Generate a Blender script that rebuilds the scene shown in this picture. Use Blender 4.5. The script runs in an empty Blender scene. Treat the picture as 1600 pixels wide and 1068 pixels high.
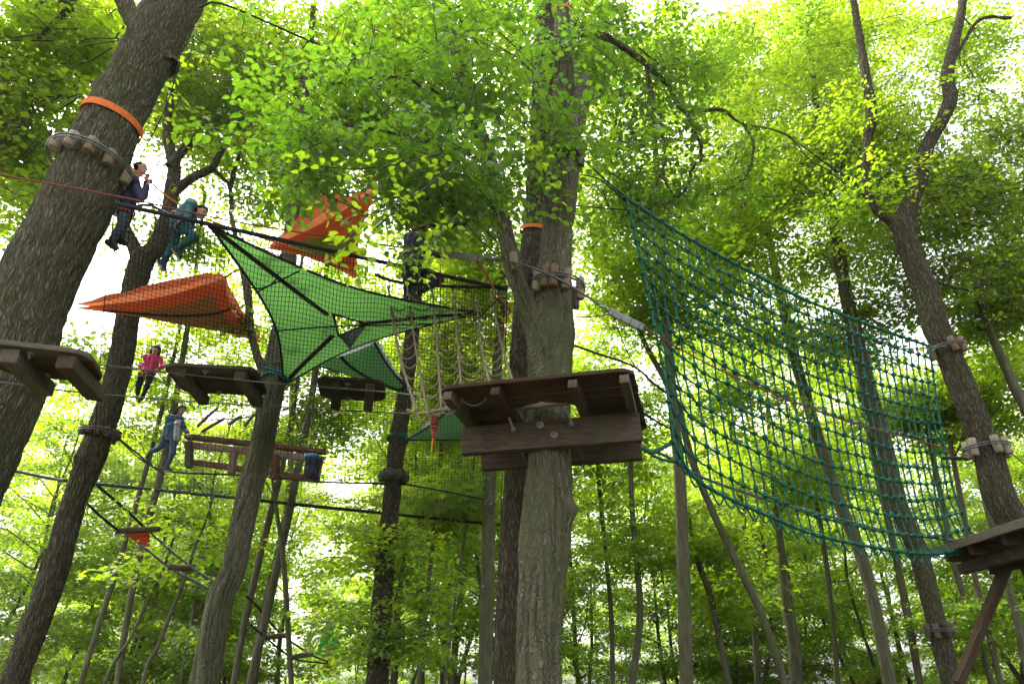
import bpy, bmesh, math, random
import numpy as np
from mathutils import Vector, Matrix

S = bpy.context.scene
COL = S.collection
R = math.radians
random.seed(7)

# ------------------------------------------------------------------ camera
EYE = np.array([0.0, 0.0, 1.65])
PITCH = R(27.0)
FPX = 1100.0                                   # focal length in pixels of the 1600 px wide photograph
cam_d = bpy.data.cameras.new('camera')
cam_d.sensor_width = 36.0
cam_d.lens = 36.0 * FPX / 1600.0
cam_d.clip_end = 2000.0
cam = bpy.data.objects.new('camera', cam_d)
cam.location = EYE
cam.rotation_euler = (R(90) + PITCH, 0, 0)
COL.objects.link(cam)
S.camera = cam

# ------------------------------------------------------------------ sky, sun, exposure
SUN_DIR = Vector((-0.45, 0.42, 0.95)).normalized()
SUN_EL = math.asin(SUN_DIR.z)
SUN_ROT = math.atan2(SUN_DIR.x, SUN_DIR.y)
world = bpy.data.worlds.new("World")
S.world = world
world.use_nodes = True
wn = world.node_tree
wn.nodes.clear()
w_out = wn.nodes.new('ShaderNodeOutputWorld')
w_bg = wn.nodes.new('ShaderNodeBackground')
w_sky = wn.nodes.new('ShaderNodeTexSky')
w_sky.sky_type = 'NISHITA'
w_sky.sun_disc = False
w_sky.sun_elevation = SUN_EL
w_sky.sun_rotation = SUN_ROT
w_sky.air_density = 1.0
w_sky.dust_density = 6.0
w_hsv = wn.nodes.new('ShaderNodeHueSaturation')
w_hsv.inputs['Saturation'].default_value = 0.22      # thin white overcast
w_bg.inputs['Strength'].default_value = 0.15
wn.links.new(w_sky.outputs[0], w_hsv.inputs['Color'])
wn.links.new(w_hsv.outputs[0], w_bg.inputs['Color'])
wn.links.new(w_bg.outputs[0], w_out.inputs['Surface'])

sun_d = bpy.data.lights.new('sun', 'SUN')
sun_d.energy = 1.5
sun_d.angle = R(14)
sun_d.color = (1.0, 0.96, 0.88)
sun = bpy.data.objects.new('sun', sun_d)
sun.rotation_euler = (-SUN_DIR).to_track_quat('-Z', 'Y').to_euler()
sun.location = (0, 0, 60)
COL.objects.link(sun)

S.view_settings.view_transform = 'Standard'
S.view_settings.look = 'None'
S.view_settings.gamma = 1.0
S.view_settings.exposure = 2.45
S.view_settings.use_curve_mapping = False
S.render.engine = 'CYCLES'
S.cycles.max_bounces = 8
S.cycles.diffuse_bounces = 5
S.cycles.glossy_bounces = 2
S.cycles.transmission_bounces = 6
S.cycles.transparent_max_bounces = 6
S.cycles.use_adaptive_sampling = True
S.cycles.adaptive_threshold = 0.02
S.cycles.use_denoising = True
S.cycles.caustics_reflective = False
S.cycles.caustics_refractive = False

# ------------------------------------------------------------------ placing helpers
CP, SP = math.cos(PITCH), math.sin(PITCH)
def ray(px, py):
    dx = (px - 800.0) / FPX
    dy = (534.0 - py) / FPX
    return np.array([dx, CP - SP * dy, SP + CP * dy])
def at(px, py, Y):
    """point seen at that pixel of the photograph, Y metres out"""
    d = ray(px, py)
    return EYE + d * (Y / d[1])
def ath(px, py, h):
    """the same, h metres above the eye"""
    d = ray(px, py)
    return EYE + d * (h / d[2])
def ppm(p):
    """photograph pixels per metre at a point"""
    v = np.asarray(p) - EYE
    return FPX / (v[1] * CP + v[2] * SP)
def V3(p): return Vector((float(p[0]), float(p[1]), float(p[2])))
def nrm(v):
    v = np.asarray(v, float)
    return v / (np.linalg.norm(v) + 1e-12)

# ------------------------------------------------------------------ geometry helpers
class Geo:
    def __init__(s): s.V, s.Q, s.T, s.n = [], [], [], 0
    def add(s, V, Q=None, T=None):
        V = np.asarray(V, np.float32).reshape(-1, 3)
        if Q is not None and len(Q): s.Q.append(np.asarray(Q, np.int32).reshape(-1, 4) + s.n)
        if T is not None and len(T): s.T.append(np.asarray(T, np.int32).reshape(-1, 3) + s.n)
        s.V.append(V); s.n += len(V)
        return s
    def mesh(s, name, origin=(0, 0, 0), smooth=True):
        V = np.concatenate(s.V) - np.asarray(origin, np.float32)
        Q = np.concatenate(s.Q) if s.Q else np.zeros((0, 4), np.int32)
        T = np.concatenate(s.T) if s.T else np.zeros((0, 3), np.int32)
        me = bpy.data.meshes.new(name)
        me.vertices.add(len(V)); me.vertices.foreach_set('co', V.astype(np.float32).ravel())
        nl = Q.size + T.size
        me.loops.add(nl)
        me.loops.foreach_set('vertex_index', np.concatenate([Q.ravel(), T.ravel()]).astype(np.int32))
        npoly = len(Q) + len(T)
        me.polygons.add(npoly)
        starts = np.concatenate([np.arange(len(Q)) * 4, Q.size + np.arange(len(T)) * 3]).astype(np.int32)
        me.polygons.foreach_set('loop_start', starts)
        me.polygons.foreach_set('use_smooth', np.full(npoly, bool(smooth)))
        me.update(calc_edges=True)
        me.validate()
        return me

ORIG = {}
def link(o):
    COL.objects.link(o); return o
def thing(name, label, cat, loc, group=None):
    o = bpy.data.objects.new(name, None)
    o.empty_display_size = 0.1
    o.location = V3(loc)
    o['label'] = label; o['category'] = cat
    if group: o['group'] = group
    ORIG[o.name] = np.asarray(loc, float)
    return link(o)
def tag(o, label, cat, group=None, kind=None):
    o['label'] = label; o['category'] = cat
    if group: o['group'] = group
    if kind: o['kind'] = kind
    return o
def obj(name, geo, mat, parent=None, origin=None, smooth=True, label=None, kind=None):
    """a mesh given in world coordinates, as a child or on its own"""
    if parent is not None: org = ORIG[parent.name]
    else:
        if origin is None:
            A = np.concatenate(geo.V); origin = A.mean(0); origin[2] = A[:, 2].min()
        org = np.asarray(origin, float)
    me = geo.mesh(name, org, smooth)
    me.materials.append(mat)
    o = bpy.data.objects.new(name, me)
    if parent is not None: o.parent = parent
    else: o.location = V3(org)
    ORIG[o.name] = org
    if label: o['label'] = label
    if kind: o['kind'] = kind
    return link(o)
def place(name, me, M, parent=None, label=None):
    """an object of shared mesh data with a world matrix"""
    o = bpy.data.objects.new(name, me)
    link(o)
    if parent is not None:
        o.parent = parent
        o.matrix_local = Matrix.Translation(-V3(ORIG[parent.name])) @ M
        ORIG[o.name] = ORIG[parent.name]
    else:
        o.matrix_world = M
        ORIG[o.name] = np.array(M.translation)
    if label: o['label'] = label
    return o

def smooth_line(P, n, extra=None):
    """Catmull-Rom through the points, resampled evenly to n points"""
    P = np.asarray(P, float)
    if len(P) == 2:
        t = np.linspace(0, 1, n)[:, None]
        out = P[0] + (P[1] - P[0]) * t
        if extra is not None: return out, np.interp(np.linspace(0, 1, n), [0, 1], extra)
        return out
    A = np.vstack([2 * P[0] - P[1], P, 2 * P[-1] - P[-2]])
    pts, prm = [], []
    for i in range(len(P) - 1):
        p0, p1, p2, p3 = A[i:i + 4]
        for t in np.linspace(0, 1, 12, endpoint=False):
            pts.append(0.5 * (2 * p1 + (p2 - p0) * t + (2 * p0 - 5 * p1 + 4 * p2 - p3) * t * t + (3 * p1 - p0 - 3 * p2 + p3) * t ** 3))
            prm.append(i + t)
    pts.append(P[-1]); prm.append(len(P) - 1)
    pts = np.array(pts); prm = np.array(prm)
    L = np.concatenate([[0], np.cumsum(np.linalg.norm(np.diff(pts, axis=0), axis=1))])
    q = np.linspace(0, L[-1], n)
    out = np.stack([np.interp(q, L, pts[:, k]) for k in range(3)], 1)
    if extra is not None:
        return out, np.interp(np.interp(q, L, prm), np.arange(len(P)), extra)
    return out
def frames(C):
    T = np.gradient(C, axis=0)
    T /= np.linalg.norm(T, axis=1)[:, None] + 1e-12
    ref = np.array([0, 0, 1.0]) if abs(T[0][2]) < 0.9 else np.array([0, -1.0, 0])
    N = np.zeros_like(C)
    n = nrm(np.cross(np.cross(T[0], ref), T[0])); N[0] = n
    for i in range(1, len(C)):
        n = N[i - 1] - T[i] * np.dot(N[i - 1], T[i])
        N[i] = nrm(n)
    B = np.cross(T, N)
    return T, N, B
def tube(g, C, r, seg=6, caps=True):
    C = np.asarray(C, float); n = len(C)
    r = np.broadcast_to(np.asarray(r, float), (n,))
    T, N, B = frames(C)
    a = np.linspace(0, 2 * np.pi, seg, endpoint=False)
    V = C[:, None, :] + r[:, None, None] * (np.cos(a)[None, :, None] * N[:, None, :] + np.sin(a)[None, :, None] * B[:, None, :])
    i = np.arange(n - 1)[:, None] * seg; j = np.arange(seg)[None, :]; k = (j + 1) % seg
    Q = np.stack([i + j, i + k, i + seg + k, i + seg + j], -1).reshape(-1, 4)
    V = V.reshape(-1, 3); Tt = []
    if caps:
        c0, c1 = len(V), len(V) + 1
        V = np.vstack([V, C[0], C[-1]])
        for q in range(seg):
            Tt.append((c0, (q + 1) % seg, q)); Tt.append((c1, (n - 1) * seg + q, (n - 1) * seg + (q + 1) % seg))
    g.add(V, Q, Tt)
    return g
def ball(g, c, rad, nu=8, nv=6):
    rad = np.broadcast_to(np.asarray(rad, float), (3,))
    V = [(0, 0, 1)]
    for i in range(1, nv):
        ph = math.pi * i / nv
        for j in range(nu):
            th = 2 * math.pi * j / nu
            V.append((math.sin(ph) * math.cos(th), math.sin(ph) * math.sin(th), math.cos(ph)))
    V.append((0, 0, -1))
    Q, T = [], []
    for j in range(nu):
        T.append((0, 1 + j, 1 + (j + 1) % nu))
        for i in range(nv - 2):
            a = 1 + i * nu
            Q.append((a + j, a + nu + j, a + nu + (j + 1) % nu, a + (j + 1) % nu))
        a = 1 + (nv - 2) * nu
        T.append((a + j, len(V) - 1, a + (j + 1) % nu))
    g.add(np.array(V) * rad + np.asarray(c), Q, T)
    return g
def prism(g, poly, z0, z1, M=None):
    """an outline in the xy plane given a thickness"""
    poly = list(poly); n = len(poly)
    V = np.array([(x, y, z0) for x, y in poly] + [(x, y, z1) for x, y in poly], float)
    if M is not None:
        A = np.array(M); V = V @ A[:3, :3].T + A[:3, 3]
    Q = [(i, (i + 1) % n, n + (i + 1) % n, n + i) for i in range(n)]
    c = np.array([V[:n].mean(0), V[n:].mean(0)])
    V = np.vstack([V, c])
    T = [(2 * n, (i + 1) % n, i) for i in range(n)] + [(2 * n + 1, n + i, n + (i + 1) % n) for i in range(n)]
    g.add(V, Q, T)
    return g

def beam_mesh(L, w, h, bev=0.006, seed=0, rough=0.004):
    """a sawn timber along x, edges worn"""
    rnd = random.Random(seed)
    bm = bmesh.new()
    bmesh.ops.create_cube(bm, size=1.0)
    for v in bm.verts: v.co = Vector((v.co.x * L, v.co.y * w, v.co.z * h))
    bmesh.ops.bevel(bm, geom=bm.edges[:], offset=min(bev, w * .2, h * .2), segments=1, affect='EDGES')
    es = [e for e in bm.edges if abs((e.verts[0].co - e.verts[1].co).x) > L * .5]
    bmesh.ops.subdivide_edges(bm, edges=es, cuts=5, use_grid_fill=True)
    for v in bm.verts:
        v.co.y += rnd.uniform(-rough, rough); v.co.z += rnd.uniform(-rough, rough)
    me = bpy.data.meshes.new('timber')
    bm.to_mesh(me); bm.free()
    return me
def axes(x, up):
    x = nrm(x); y = nrm(np.cross(up, x)); z = np.cross(x, y)
    return Matrix(((x[0], y[0], z[0], 0), (x[1], y[1], z[1], 0), (x[2], y[2], z[2], 0), (0, 0, 0, 1)))
def beam(name, p0, p1, w, h, mat, parent=None, up=(0, 0, 1), seed=0, label=None):
    p0, p1 = np.asarray(p0, float), np.asarray(p1, float)
    me = beam_mesh(float(np.linalg.norm(p1 - p0)), w, h, seed=seed)
    me.materials.append(mat)
    M = Matrix.Translation(V3((p0 + p1) / 2)) @ axes(p1 - p0, np.asarray(up, float))
    return place(name, me, M, parent, label)

# ------------------------------------------------------------------ value noise
def vnoise(u, v, seed, pu, nv=97):
    rng = np.random.RandomState(seed)
    tb = rng.rand(pu, nv)
    iu = np.floor(u).astype(int); iv = np.floor(v).astype(int)
    fu = u - iu; fv = v - iv
    fu = fu * fu * (3 - 2 * fu); fv = fv * fv * (3 - 2 * fv)
    a = tb[iu % pu, iv % nv]; b = tb[(iu + 1) % pu, iv % nv]
    c = tb[iu % pu, (iv + 1) % nv]; d = tb[(iu + 1) % pu, (iv + 1) % nv]
    return (a * (1 - fu) + b * fu) * (1 - fv) + (c * (1 - fu) + d * fu) * fv

# ------------------------------------------------------------------ materials
def new_mat(name):
    m = bpy.data.materials.new(name); m.use_nodes = True
    nt = m.node_tree; nt.nodes.clear()
    out = nt.nodes.new('ShaderNodeOutputMaterial')
    return m, nt, out
def N_(nt, typ, **kw):
    n = nt.nodes.new(typ)
    for k, v in kw.items():
        if k in n.inputs: n.inputs[k].default_value = v
        else: setattr(n, k, v)
    return n
def ramp(nt, stops):
    r = nt.nodes.new('ShaderNodeValToRGB')
    el = r.color_ramp.elements
    while len(el) > 1: el.remove(el[-1])
    el[0].position = stops[0][0]; el[0].color = (*stops[0][1], 1)
    for p, c in stops[1:]:
        e = el.new(p); e.color = (*c, 1)
    return r
def coords(nt, scale=(1, 1, 1), rot=(0, 0, 0)):
    tc = nt.nodes.new('ShaderNodeTexCoord'); mp = nt.nodes.new('ShaderNodeMapping')
    mp.inputs['Scale'].default_value = scale; mp.inputs['Rotation'].default_value = rot
    nt.links.new(tc.outputs['Object'], mp.inputs['Vector'])
    return mp.outputs[0]
def surf(name, stops, scale=(1, 1, 1), nscale=8, detail=6, rough=0.85, bump=0.3, bdist=0.01, spec=0.25, extra=None, each=0):
    m, nt, out = new_mat(name)
    b = N_(nt, 'ShaderNodeBsdfPrincipled')
    b.inputs['Roughness'].default_value = rough
    b.inputs['Specular IOR Level'].default_value = spec
    v = coords(nt, scale)
    n = N_(nt, 'ShaderNodeTexNoise', Scale=nscale, Detail=detail, Roughness=0.65)
    nt.links.new(v, n.inputs['Vector'])
    rp = ramp(nt, stops)
    nt.links.new(n.outputs['Fac'], rp.inputs[0])
    col = rp.outputs[0]
    if extra:                                              # (colour, scale, threshold, width) a second tint in patches
        c2, s2, th, wd = extra
        v2 = coords(nt, (1, 1, .6))
        n2 = N_(nt, 'ShaderNodeTexNoise', Scale=s2, Detail=5, Roughness=0.6)
        nt.links.new(v2, n2.inputs['Vector'])
        r2 = ramp(nt, [(th, (0, 0, 0)), (min(1, th + wd), (1, 1, 1))])
        nt.links.new(n2.outputs['Fac'], r2.inputs[0])
        mx = N_(nt, 'ShaderNodeMixRGB'); mx.inputs['Color2'].default_value = (*c2, 1)
        nt.links.new(r2.outputs[0], mx.inputs['Fac']); nt.links.new(col, mx.inputs['Color1'])
        col = mx.outputs[0]
    if each:                                              # every board weathered a little differently
        oi = N_(nt, 'ShaderNodeObjectInfo'); mr = N_(nt, 'ShaderNodeMapRange')
        mr.inputs['To Min'].default_value = 1 - each; mr.inputs['To Max'].default_value = 1 + each
        hs = N_(nt, 'ShaderNodeHueSaturation')
        nt.links.new(oi.outputs['Random'], mr.inputs['Value']); nt.links.new(mr.outputs[0], hs.inputs['Value'])
        m3 = N_(nt, 'ShaderNodeMapRange'); m3.inputs['To Min'].default_value = 1.1; m3.inputs['To Max'].default_value = .6
        nt.links.new(oi.outputs['Random'], m3.inputs['Value']); nt.links.new(m3.outputs[0], hs.inputs['Saturation'])
        nt.links.new(col, hs.inputs['Color']); col = hs.outputs[0]
    nt.links.new(col, b.inputs['Base Color'])
    if bump:
        bp = N_(nt, 'ShaderNodeBump', Strength=bump, Distance=bdist)
        nt.links.new(n.outputs['Fac'], bp.inputs['Height']); nt.links.new(bp.outputs[0], b.inputs['Normal'])
    nt.links.new(b.outputs[0], out.inputs['Surface'])
    return m
def bark_mat(name, stops, fissure, cells, edge=.16, nscale=18, moss=None, bump=1.0, bdist=.03, warp=.05):
    m, nt, out = new_mat(name)
    b = N_(nt, 'ShaderNodeBsdfPrincipled'); b.inputs['Roughness'].default_value = .95; b.inputs['Specular IOR Level'].default_value = .1
    tc = nt.nodes.new('ShaderNodeTexCoord')
    wn_ = N_(nt, 'ShaderNodeTexNoise', Scale=5, Detail=3); nt.links.new(tc.outputs['Object'], wn_.inputs['Vector'])
    wm = N_(nt, 'ShaderNodeVectorMath', operation='MULTIPLY_ADD')
    wm.inputs[1].default_value = (warp, warp, warp * 2.5); nt.links.new(wn_.outputs['Color'], wm.inputs[0]); nt.links.new(tc.outputs['Object'], wm.inputs[2])
    mp = nt.nodes.new('ShaderNodeMapping'); mp.inputs['Scale'].default_value = cells; nt.links.new(wm.outputs[0], mp.inputs['Vector'])
    vo = N_(nt, 'ShaderNodeTexVoronoi', feature='DISTANCE_TO_EDGE', Scale=1.0); nt.links.new(mp.outputs[0], vo.inputs['Vector'])
    er = ramp(nt, [(0.0, (0, 0, 0)), (edge, (1, 1, 1))]); nt.links.new(vo.outputs['Distance'], er.inputs[0])
    v2 = coords(nt, (1, 1, .22)); n = N_(nt, 'ShaderNodeTexNoise', Scale=nscale, Detail=9, Roughness=.7); nt.links.new(v2, n.inputs['Vector'])
    rp = ramp(nt, stops); nt.links.new(n.outputs['Fac'], rp.inputs[0]); col = rp.outputs[0]
    if moss:
        c2, s2, th, wd = moss
        v3 = coords(nt, (1, 1, .5)); n2 = N_(nt, 'ShaderNodeTexNoise', Scale=s2, Detail=6, Roughness=.65); nt.links.new(v3, n2.inputs['Vector'])
        r2 = ramp(nt, [(th, (0, 0, 0)), (th + wd, (.85, .85, .85))]); nt.links.new(n2.outputs['Fac'], r2.inputs[0])
        mx = N_(nt, 'ShaderNodeMixRGB'); mx.inputs['Color2'].default_value = (*c2, 1)
        nt.links.new(r2.outputs[0], mx.inputs['Fac']); nt.links.new(col, mx.inputs['Color1']); col = mx.outputs[0]
    fx = N_(nt, 'ShaderNodeMixRGB'); fx.inputs['Color1'].default_value = (*fissure, 1)
    nt.links.new(er.outputs[0], fx.inputs['Fac']); nt.links.new(col, fx.inputs['Color2'])
    nt.links.new(fx.outputs[0], b.inputs['Base Color'])
    ad = N_(nt, 'ShaderNodeMath', operation='MULTIPLY_ADD'); ad.inputs[1].default_value = .5
    nt.links.new(n.outputs['Fac'], ad.inputs[0]); nt.links.new(er.outputs[0], ad.inputs[2])
    bp = N_(nt, 'ShaderNodeBump', Strength=bump, Distance=bdist); nt.links.new(ad.outputs[0], bp.inputs['Height']); nt.links.new(bp.outputs[0], b.inputs['Normal'])
    nt.links.new(b.outputs[0], out.inputs['Surface'])
    return m
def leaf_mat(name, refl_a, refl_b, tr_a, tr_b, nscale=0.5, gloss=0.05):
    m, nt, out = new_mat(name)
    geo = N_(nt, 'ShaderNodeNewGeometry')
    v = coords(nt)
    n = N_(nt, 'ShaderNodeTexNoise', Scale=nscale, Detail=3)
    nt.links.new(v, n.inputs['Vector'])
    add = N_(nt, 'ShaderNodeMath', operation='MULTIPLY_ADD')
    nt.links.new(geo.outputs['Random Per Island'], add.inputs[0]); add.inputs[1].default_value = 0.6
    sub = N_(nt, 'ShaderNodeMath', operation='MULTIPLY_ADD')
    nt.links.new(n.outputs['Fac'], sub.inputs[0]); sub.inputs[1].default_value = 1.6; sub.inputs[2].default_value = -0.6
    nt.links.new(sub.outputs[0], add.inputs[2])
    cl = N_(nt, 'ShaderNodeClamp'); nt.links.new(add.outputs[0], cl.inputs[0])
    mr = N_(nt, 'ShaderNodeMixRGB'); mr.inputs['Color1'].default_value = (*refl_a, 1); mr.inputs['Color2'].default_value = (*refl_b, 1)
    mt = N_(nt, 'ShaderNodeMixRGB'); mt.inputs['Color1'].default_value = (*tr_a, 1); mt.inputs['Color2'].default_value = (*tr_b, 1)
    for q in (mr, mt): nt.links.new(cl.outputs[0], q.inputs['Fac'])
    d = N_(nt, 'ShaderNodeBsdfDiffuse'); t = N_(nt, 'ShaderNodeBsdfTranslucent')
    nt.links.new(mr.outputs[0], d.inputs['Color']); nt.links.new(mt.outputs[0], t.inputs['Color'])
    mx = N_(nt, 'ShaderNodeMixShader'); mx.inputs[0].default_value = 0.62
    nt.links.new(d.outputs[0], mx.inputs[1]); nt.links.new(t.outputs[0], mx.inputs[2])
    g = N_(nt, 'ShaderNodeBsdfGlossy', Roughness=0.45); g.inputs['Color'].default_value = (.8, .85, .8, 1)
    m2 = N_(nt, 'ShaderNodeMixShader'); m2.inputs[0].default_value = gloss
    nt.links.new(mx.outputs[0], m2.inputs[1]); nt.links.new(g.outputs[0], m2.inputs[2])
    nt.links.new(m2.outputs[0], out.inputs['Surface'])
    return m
def fabric(name, refl, tr, fac=0.5, stain=None, wv=None):
    m, nt, out = new_mat(name)
    d = N_(nt, 'ShaderNodeBsdfDiffuse'); t = N_(nt, 'ShaderNodeBsdfTranslucent')
    v = coords(nt)
    n = N_(nt, 'ShaderNodeTexNoise', Scale=1.4, Detail=5, Roughness=.6); nt.links.new(v, n.inputs['Vector'])
    for sh, c in ((d, refl), (t, tr)):
        dk = stain if stain else tuple(x * .75 for x in c)
        rp = ramp(nt, [(0.30, dk if stain is None else tuple(a * .35 + b * .15 for a, b in zip(c, dk))), (0.45, c), (1, c)])
        nt.links.new(n.outputs['Fac'], rp.inputs[0]); nt.links.new(rp.outputs[0], sh.inputs['Color'])
    mx = N_(nt, 'ShaderNodeMixShader'); mx.inputs[0].default_value = fac
    nt.links.new(d.outputs[0], mx.inputs[1]); nt.links.new(t.outputs[0], mx.inputs[2])
    n2 = N_(nt, 'ShaderNodeTexNoise', Scale=9, Detail=4); nt.links.new(v, n2.inputs['Vector'])
    bp = N_(nt, 'ShaderNodeBump', Strength=.35, Distance=.03); nt.links.new(n2.outputs['Fac'], bp.inputs['Height'])
    nt.links.new(bp.outputs[0], d.inputs['Normal']); nt.links.new(bp.outputs[0], t.inputs['Normal'])
    nt.links.new(mx.outputs[0], out.inputs['Surface'])
    return m
def plain(name, c, rough=0.7, metal=0.0, spec=0.3, var=0.25, nscale=14):
    c2 = tuple(x * (1 - var) for x in c); c3 = tuple(min(1, x * (1 + var)) for x in c)
    m = surf(name, [(0.3, c2), (0.7, c3)], nscale=nscale, detail=4, rough=rough, bump=0.15, bdist=.005, spec=spec)
    m.node_tree.nodes['Principled BSDF'].inputs['Metallic'].default_value = metal
    return m

M = {}
M['oak'] = bark_mat('oak_bark', [(0.25, (0.071, 0.065, 0.041)), (0.5, (0.130, 0.121, 0.077)), (0.8, (0.209, 0.202, 0.136))], (0.049, 0.044, 0.027), (34, 34, 5.0), .34, 24, ((0.121, 0.142, 0.058), 1.3, .50, .2), 1.0, .02, .09)
M['oak_dark'] = bark_mat('dark_oak_bark', [(0.25, (0.055, 0.048, 0.031)), (0.5, (0.104, 0.092, 0.060)), (0.8, (0.172, 0.162, 0.106))], (0.037, 0.031, 0.020), (30, 30, 4.5), .34, 24, ((0.091, 0.119, 0.041), 1.0, .54, .2), 1.0, .02, .09)
M['hornbeam'] = bark_mat('hornbeam_bark', [(0.25, (.070, .066, .042)), (0.46, (.150, .137, .095)), (0.72, (.285, .265, .195))], (.088, .083, .053), (24, 24, .8), .42, 26, ((.08, .118, .026), 2.0, .43, .15), 1.0, .022, .26)
M['slim'] = surf('slim_tree_bark', [(0.25, (0.049, 0.047, 0.030)), (0.55, (0.109, 0.104, 0.065)), (0.85, (0.188, 0.181, 0.116))], (1, 1, .2), 14, 6, .95, .5, .012, .1,
                 extra=((.07, .095, .03), 1.1, .5, .2))
M['twig'] = surf('twig_bark', [(0.3, (.03, .026, .02)), (0.7, (.07, .06, .045))], (1, 1, 1), 10, 3, .9, 0)
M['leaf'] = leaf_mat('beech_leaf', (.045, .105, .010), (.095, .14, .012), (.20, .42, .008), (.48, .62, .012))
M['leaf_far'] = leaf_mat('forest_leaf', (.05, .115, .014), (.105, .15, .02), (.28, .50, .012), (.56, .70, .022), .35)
M['leaf_shaded'] = leaf_mat('shade_tinted_leaf', (.032, .085, .010), (.06, .11, .012), (.085, .24, .006), (.22, .40, .008), .7, .08)  # darker green that paints in the shade on the hornbeam crown
M['wood'] = surf('weathered_timber', [(0.25, (0.027, 0.017, 0.011)), (0.5, (0.065, 0.039, 0.024)), (0.8, (0.122, 0.079, 0.051))], (1.0, 9, 9), 5, 9, .85, .5, .008, .15,
                 extra=((.055, .06, .025), 2.5, .55, .2), each=.35)
M['wood_red'] = surf('reddish_timber', [(0.25, (.075, .026, .014)), (0.5, (.16, .062, .034)), (0.8, (.22, .10, .06))], (1.2, 14, 14), 5, 7, .8, .4, .006, .2, each=.35)
M['wood_grey'] = surf('grey_green_timber', [(0.25, (0.043, 0.032, 0.018)), (0.5, (0.086, 0.068, 0.040)), (0.8, (0.137, 0.112, 0.068))], (1.2, 14, 14), 5, 8, .9, .5, .008, .1, each=.35)
M['log'] = surf('peeled_log', [(0.25, (0.139, 0.102, 0.061)), (0.6, (0.246, 0.189, 0.123)), (0.85, (0.328, 0.262, 0.180))], (14, 14, 1.5), 4, 6, .85, .3, .005, .2, each=.35)
M['rope_green'] = plain('teal_rope', (.004, .080, .047), .75, var=.35, nscale=40)
M['rope_beige'] = plain('hemp_rope', (.20, .168, .11), .9, var=.35, nscale=40)
M['rope_black'] = plain('black_rope', (.012, .013, .015), .8, var=.3, nscale=40)
M['rope_red'] = plain('red_brown_rope', (.20, .055, .04), .8, var=.3, nscale=40)
M['rope_orange'] = plain('orange_webbing', (.62, .15, .045), .95, spec=.05, var=.25, nscale=30)
M['rope_teal'] = plain('blue_green_strap', (.02, .16, .16), .7, var=.3)
M['net'] = plain('net_twine', (.010, .012, .011), .8, var=.3)
M['steel'] = plain('galvanised_steel', (.24, .255, .26), .5, .8, .5, .2, 30)
M['cable'] = plain('steel_cable', (.10, .11, .11), .5, .6, .5, .3, 60)
M['green_cloth'] = fabric('green_tent_cloth', (.075, .21, .055), (.20, .48, .11), .5, stain=(.02, .03, .01))
M['green_light'] = fabric('light_green_tent_cloth', (.09, .28, .08), (.24, .58, .20), .5)
M['white_cloth'] = fabric('grey_fly_cloth', (.35, .38, .40), (.38, .42, .45), .4)
M['orange_cloth'] = fabric('orange_tent_cloth', (.42, .11, .048), (.68, .21, .085), .5)
M['olive_cloth'] = fabric('olive_floor_cloth', (.17, .155, .075), (.28, .25, .11), .5)
M['strap'] = plain('black_strap', (.016, .022, .018), .75)
M['far_green'] = fabric('far_green_cloth', (.06, .42, .12), (.16, .70, .22), .5)
M['red_cloth'] = fabric('red_cloth', (.34, .05, .02), (.40, .06, .02), .4)
M['skin'] = plain('skin', (.42, .25, .18), .55, var=.08)
M['hair'] = surf('dark_hair', [(0.3, (.012, .008, .006)), (0.7, (.035, .022, .015))], (1, 1, .2), 60, 4, .85, .5, .005, .08)
M['hair_brown'] = surf('brown_hair', [(0.3, (.03, .016, .009)), (0.7, (.085, .045, .026))], (1, 1, .2), 60, 4, .85, .5, .005, .08)
M['shoe'] = plain('dark_shoe', (.018, .017, .018), .6)
M['sole'] = plain('pale_sole', (.30, .28, .25), .8)
M['navy'] = plain('navy_cloth', (.018, .024, .05), .9)
M['jeans'] = plain('blue_jeans', (.045, .085, .17), .9)
M['jeans_grey'] = plain('grey_blue_trousers', (.05, .062, .085), .9)
M['teal'] = plain('teal_jacket', (.035, .115, .13), .85)
M['teal_dark'] = plain('dark_teal_trousers', (.012, .07, .085), .85)
M['pink'] = plain('pink_top', (.42, .025, .10), .85)
M['black_cloth'] = plain('black_cloth', (.013, .014, .020), .9)
M['jacket_blue'] = plain('blue_jacket', (.015, .065, .12), .85)
M['shirt_grey'] = plain('pale_grey_shirt', (.36, .38, .42), .9)
M['harness'] = plain('harness_webbing', (.30, .26, .20), .8)
M['harness_red'] = plain('red_harness', (.25, .04, .03), .8)
M['eye'] = plain('eye', (.02, .015, .012), .2, spec=.6)
M['pack_blue'] = plain('bright_blue_nylon', (.01, .15, .32), .6)

# ------------------------------------------------------------------ ground
gm = surf('forest_floor_soil', [(0.25, (.035, .026, .017)), (0.5, (.085, .06, .037)), (0.75, (.14, .10, .06))], (1, 1, 1), 3, 10, .95, .8, .05,
          extra=((.035, .07, .018), .35, .48, .12))
g = Geo()
n = 81
xs = np.sign(np.linspace(-1, 1, n)) * np.abs(np.linspace(-1, 1, n)) ** 2.2 * 700
XX, YY = np.meshgrid(xs, xs, indexing='ij')
rng = np.random.RandomState(3)
ZZ = 0.12 * (vnoise(XX / 4 + 500, YY / 4 + 500, 5, 97) - .5) + 0.02 * rng.rand(n, n)
I = (np.arange(n - 1)[:, None] * n + np.arange(n - 1)[None, :])
Q = np.stack([I, I + n, I + n + 1, I + 1], -1).reshape(-1, 4)
g.add(np.stack([XX, YY, ZZ], -1).reshape(-1, 3), Q)
o = obj('ground', g, gm, origin=(0, 0, 0)); o['kind'] = 'structure'; o['label'] = 'brown forest floor with leaf litter and green patches'

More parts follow.
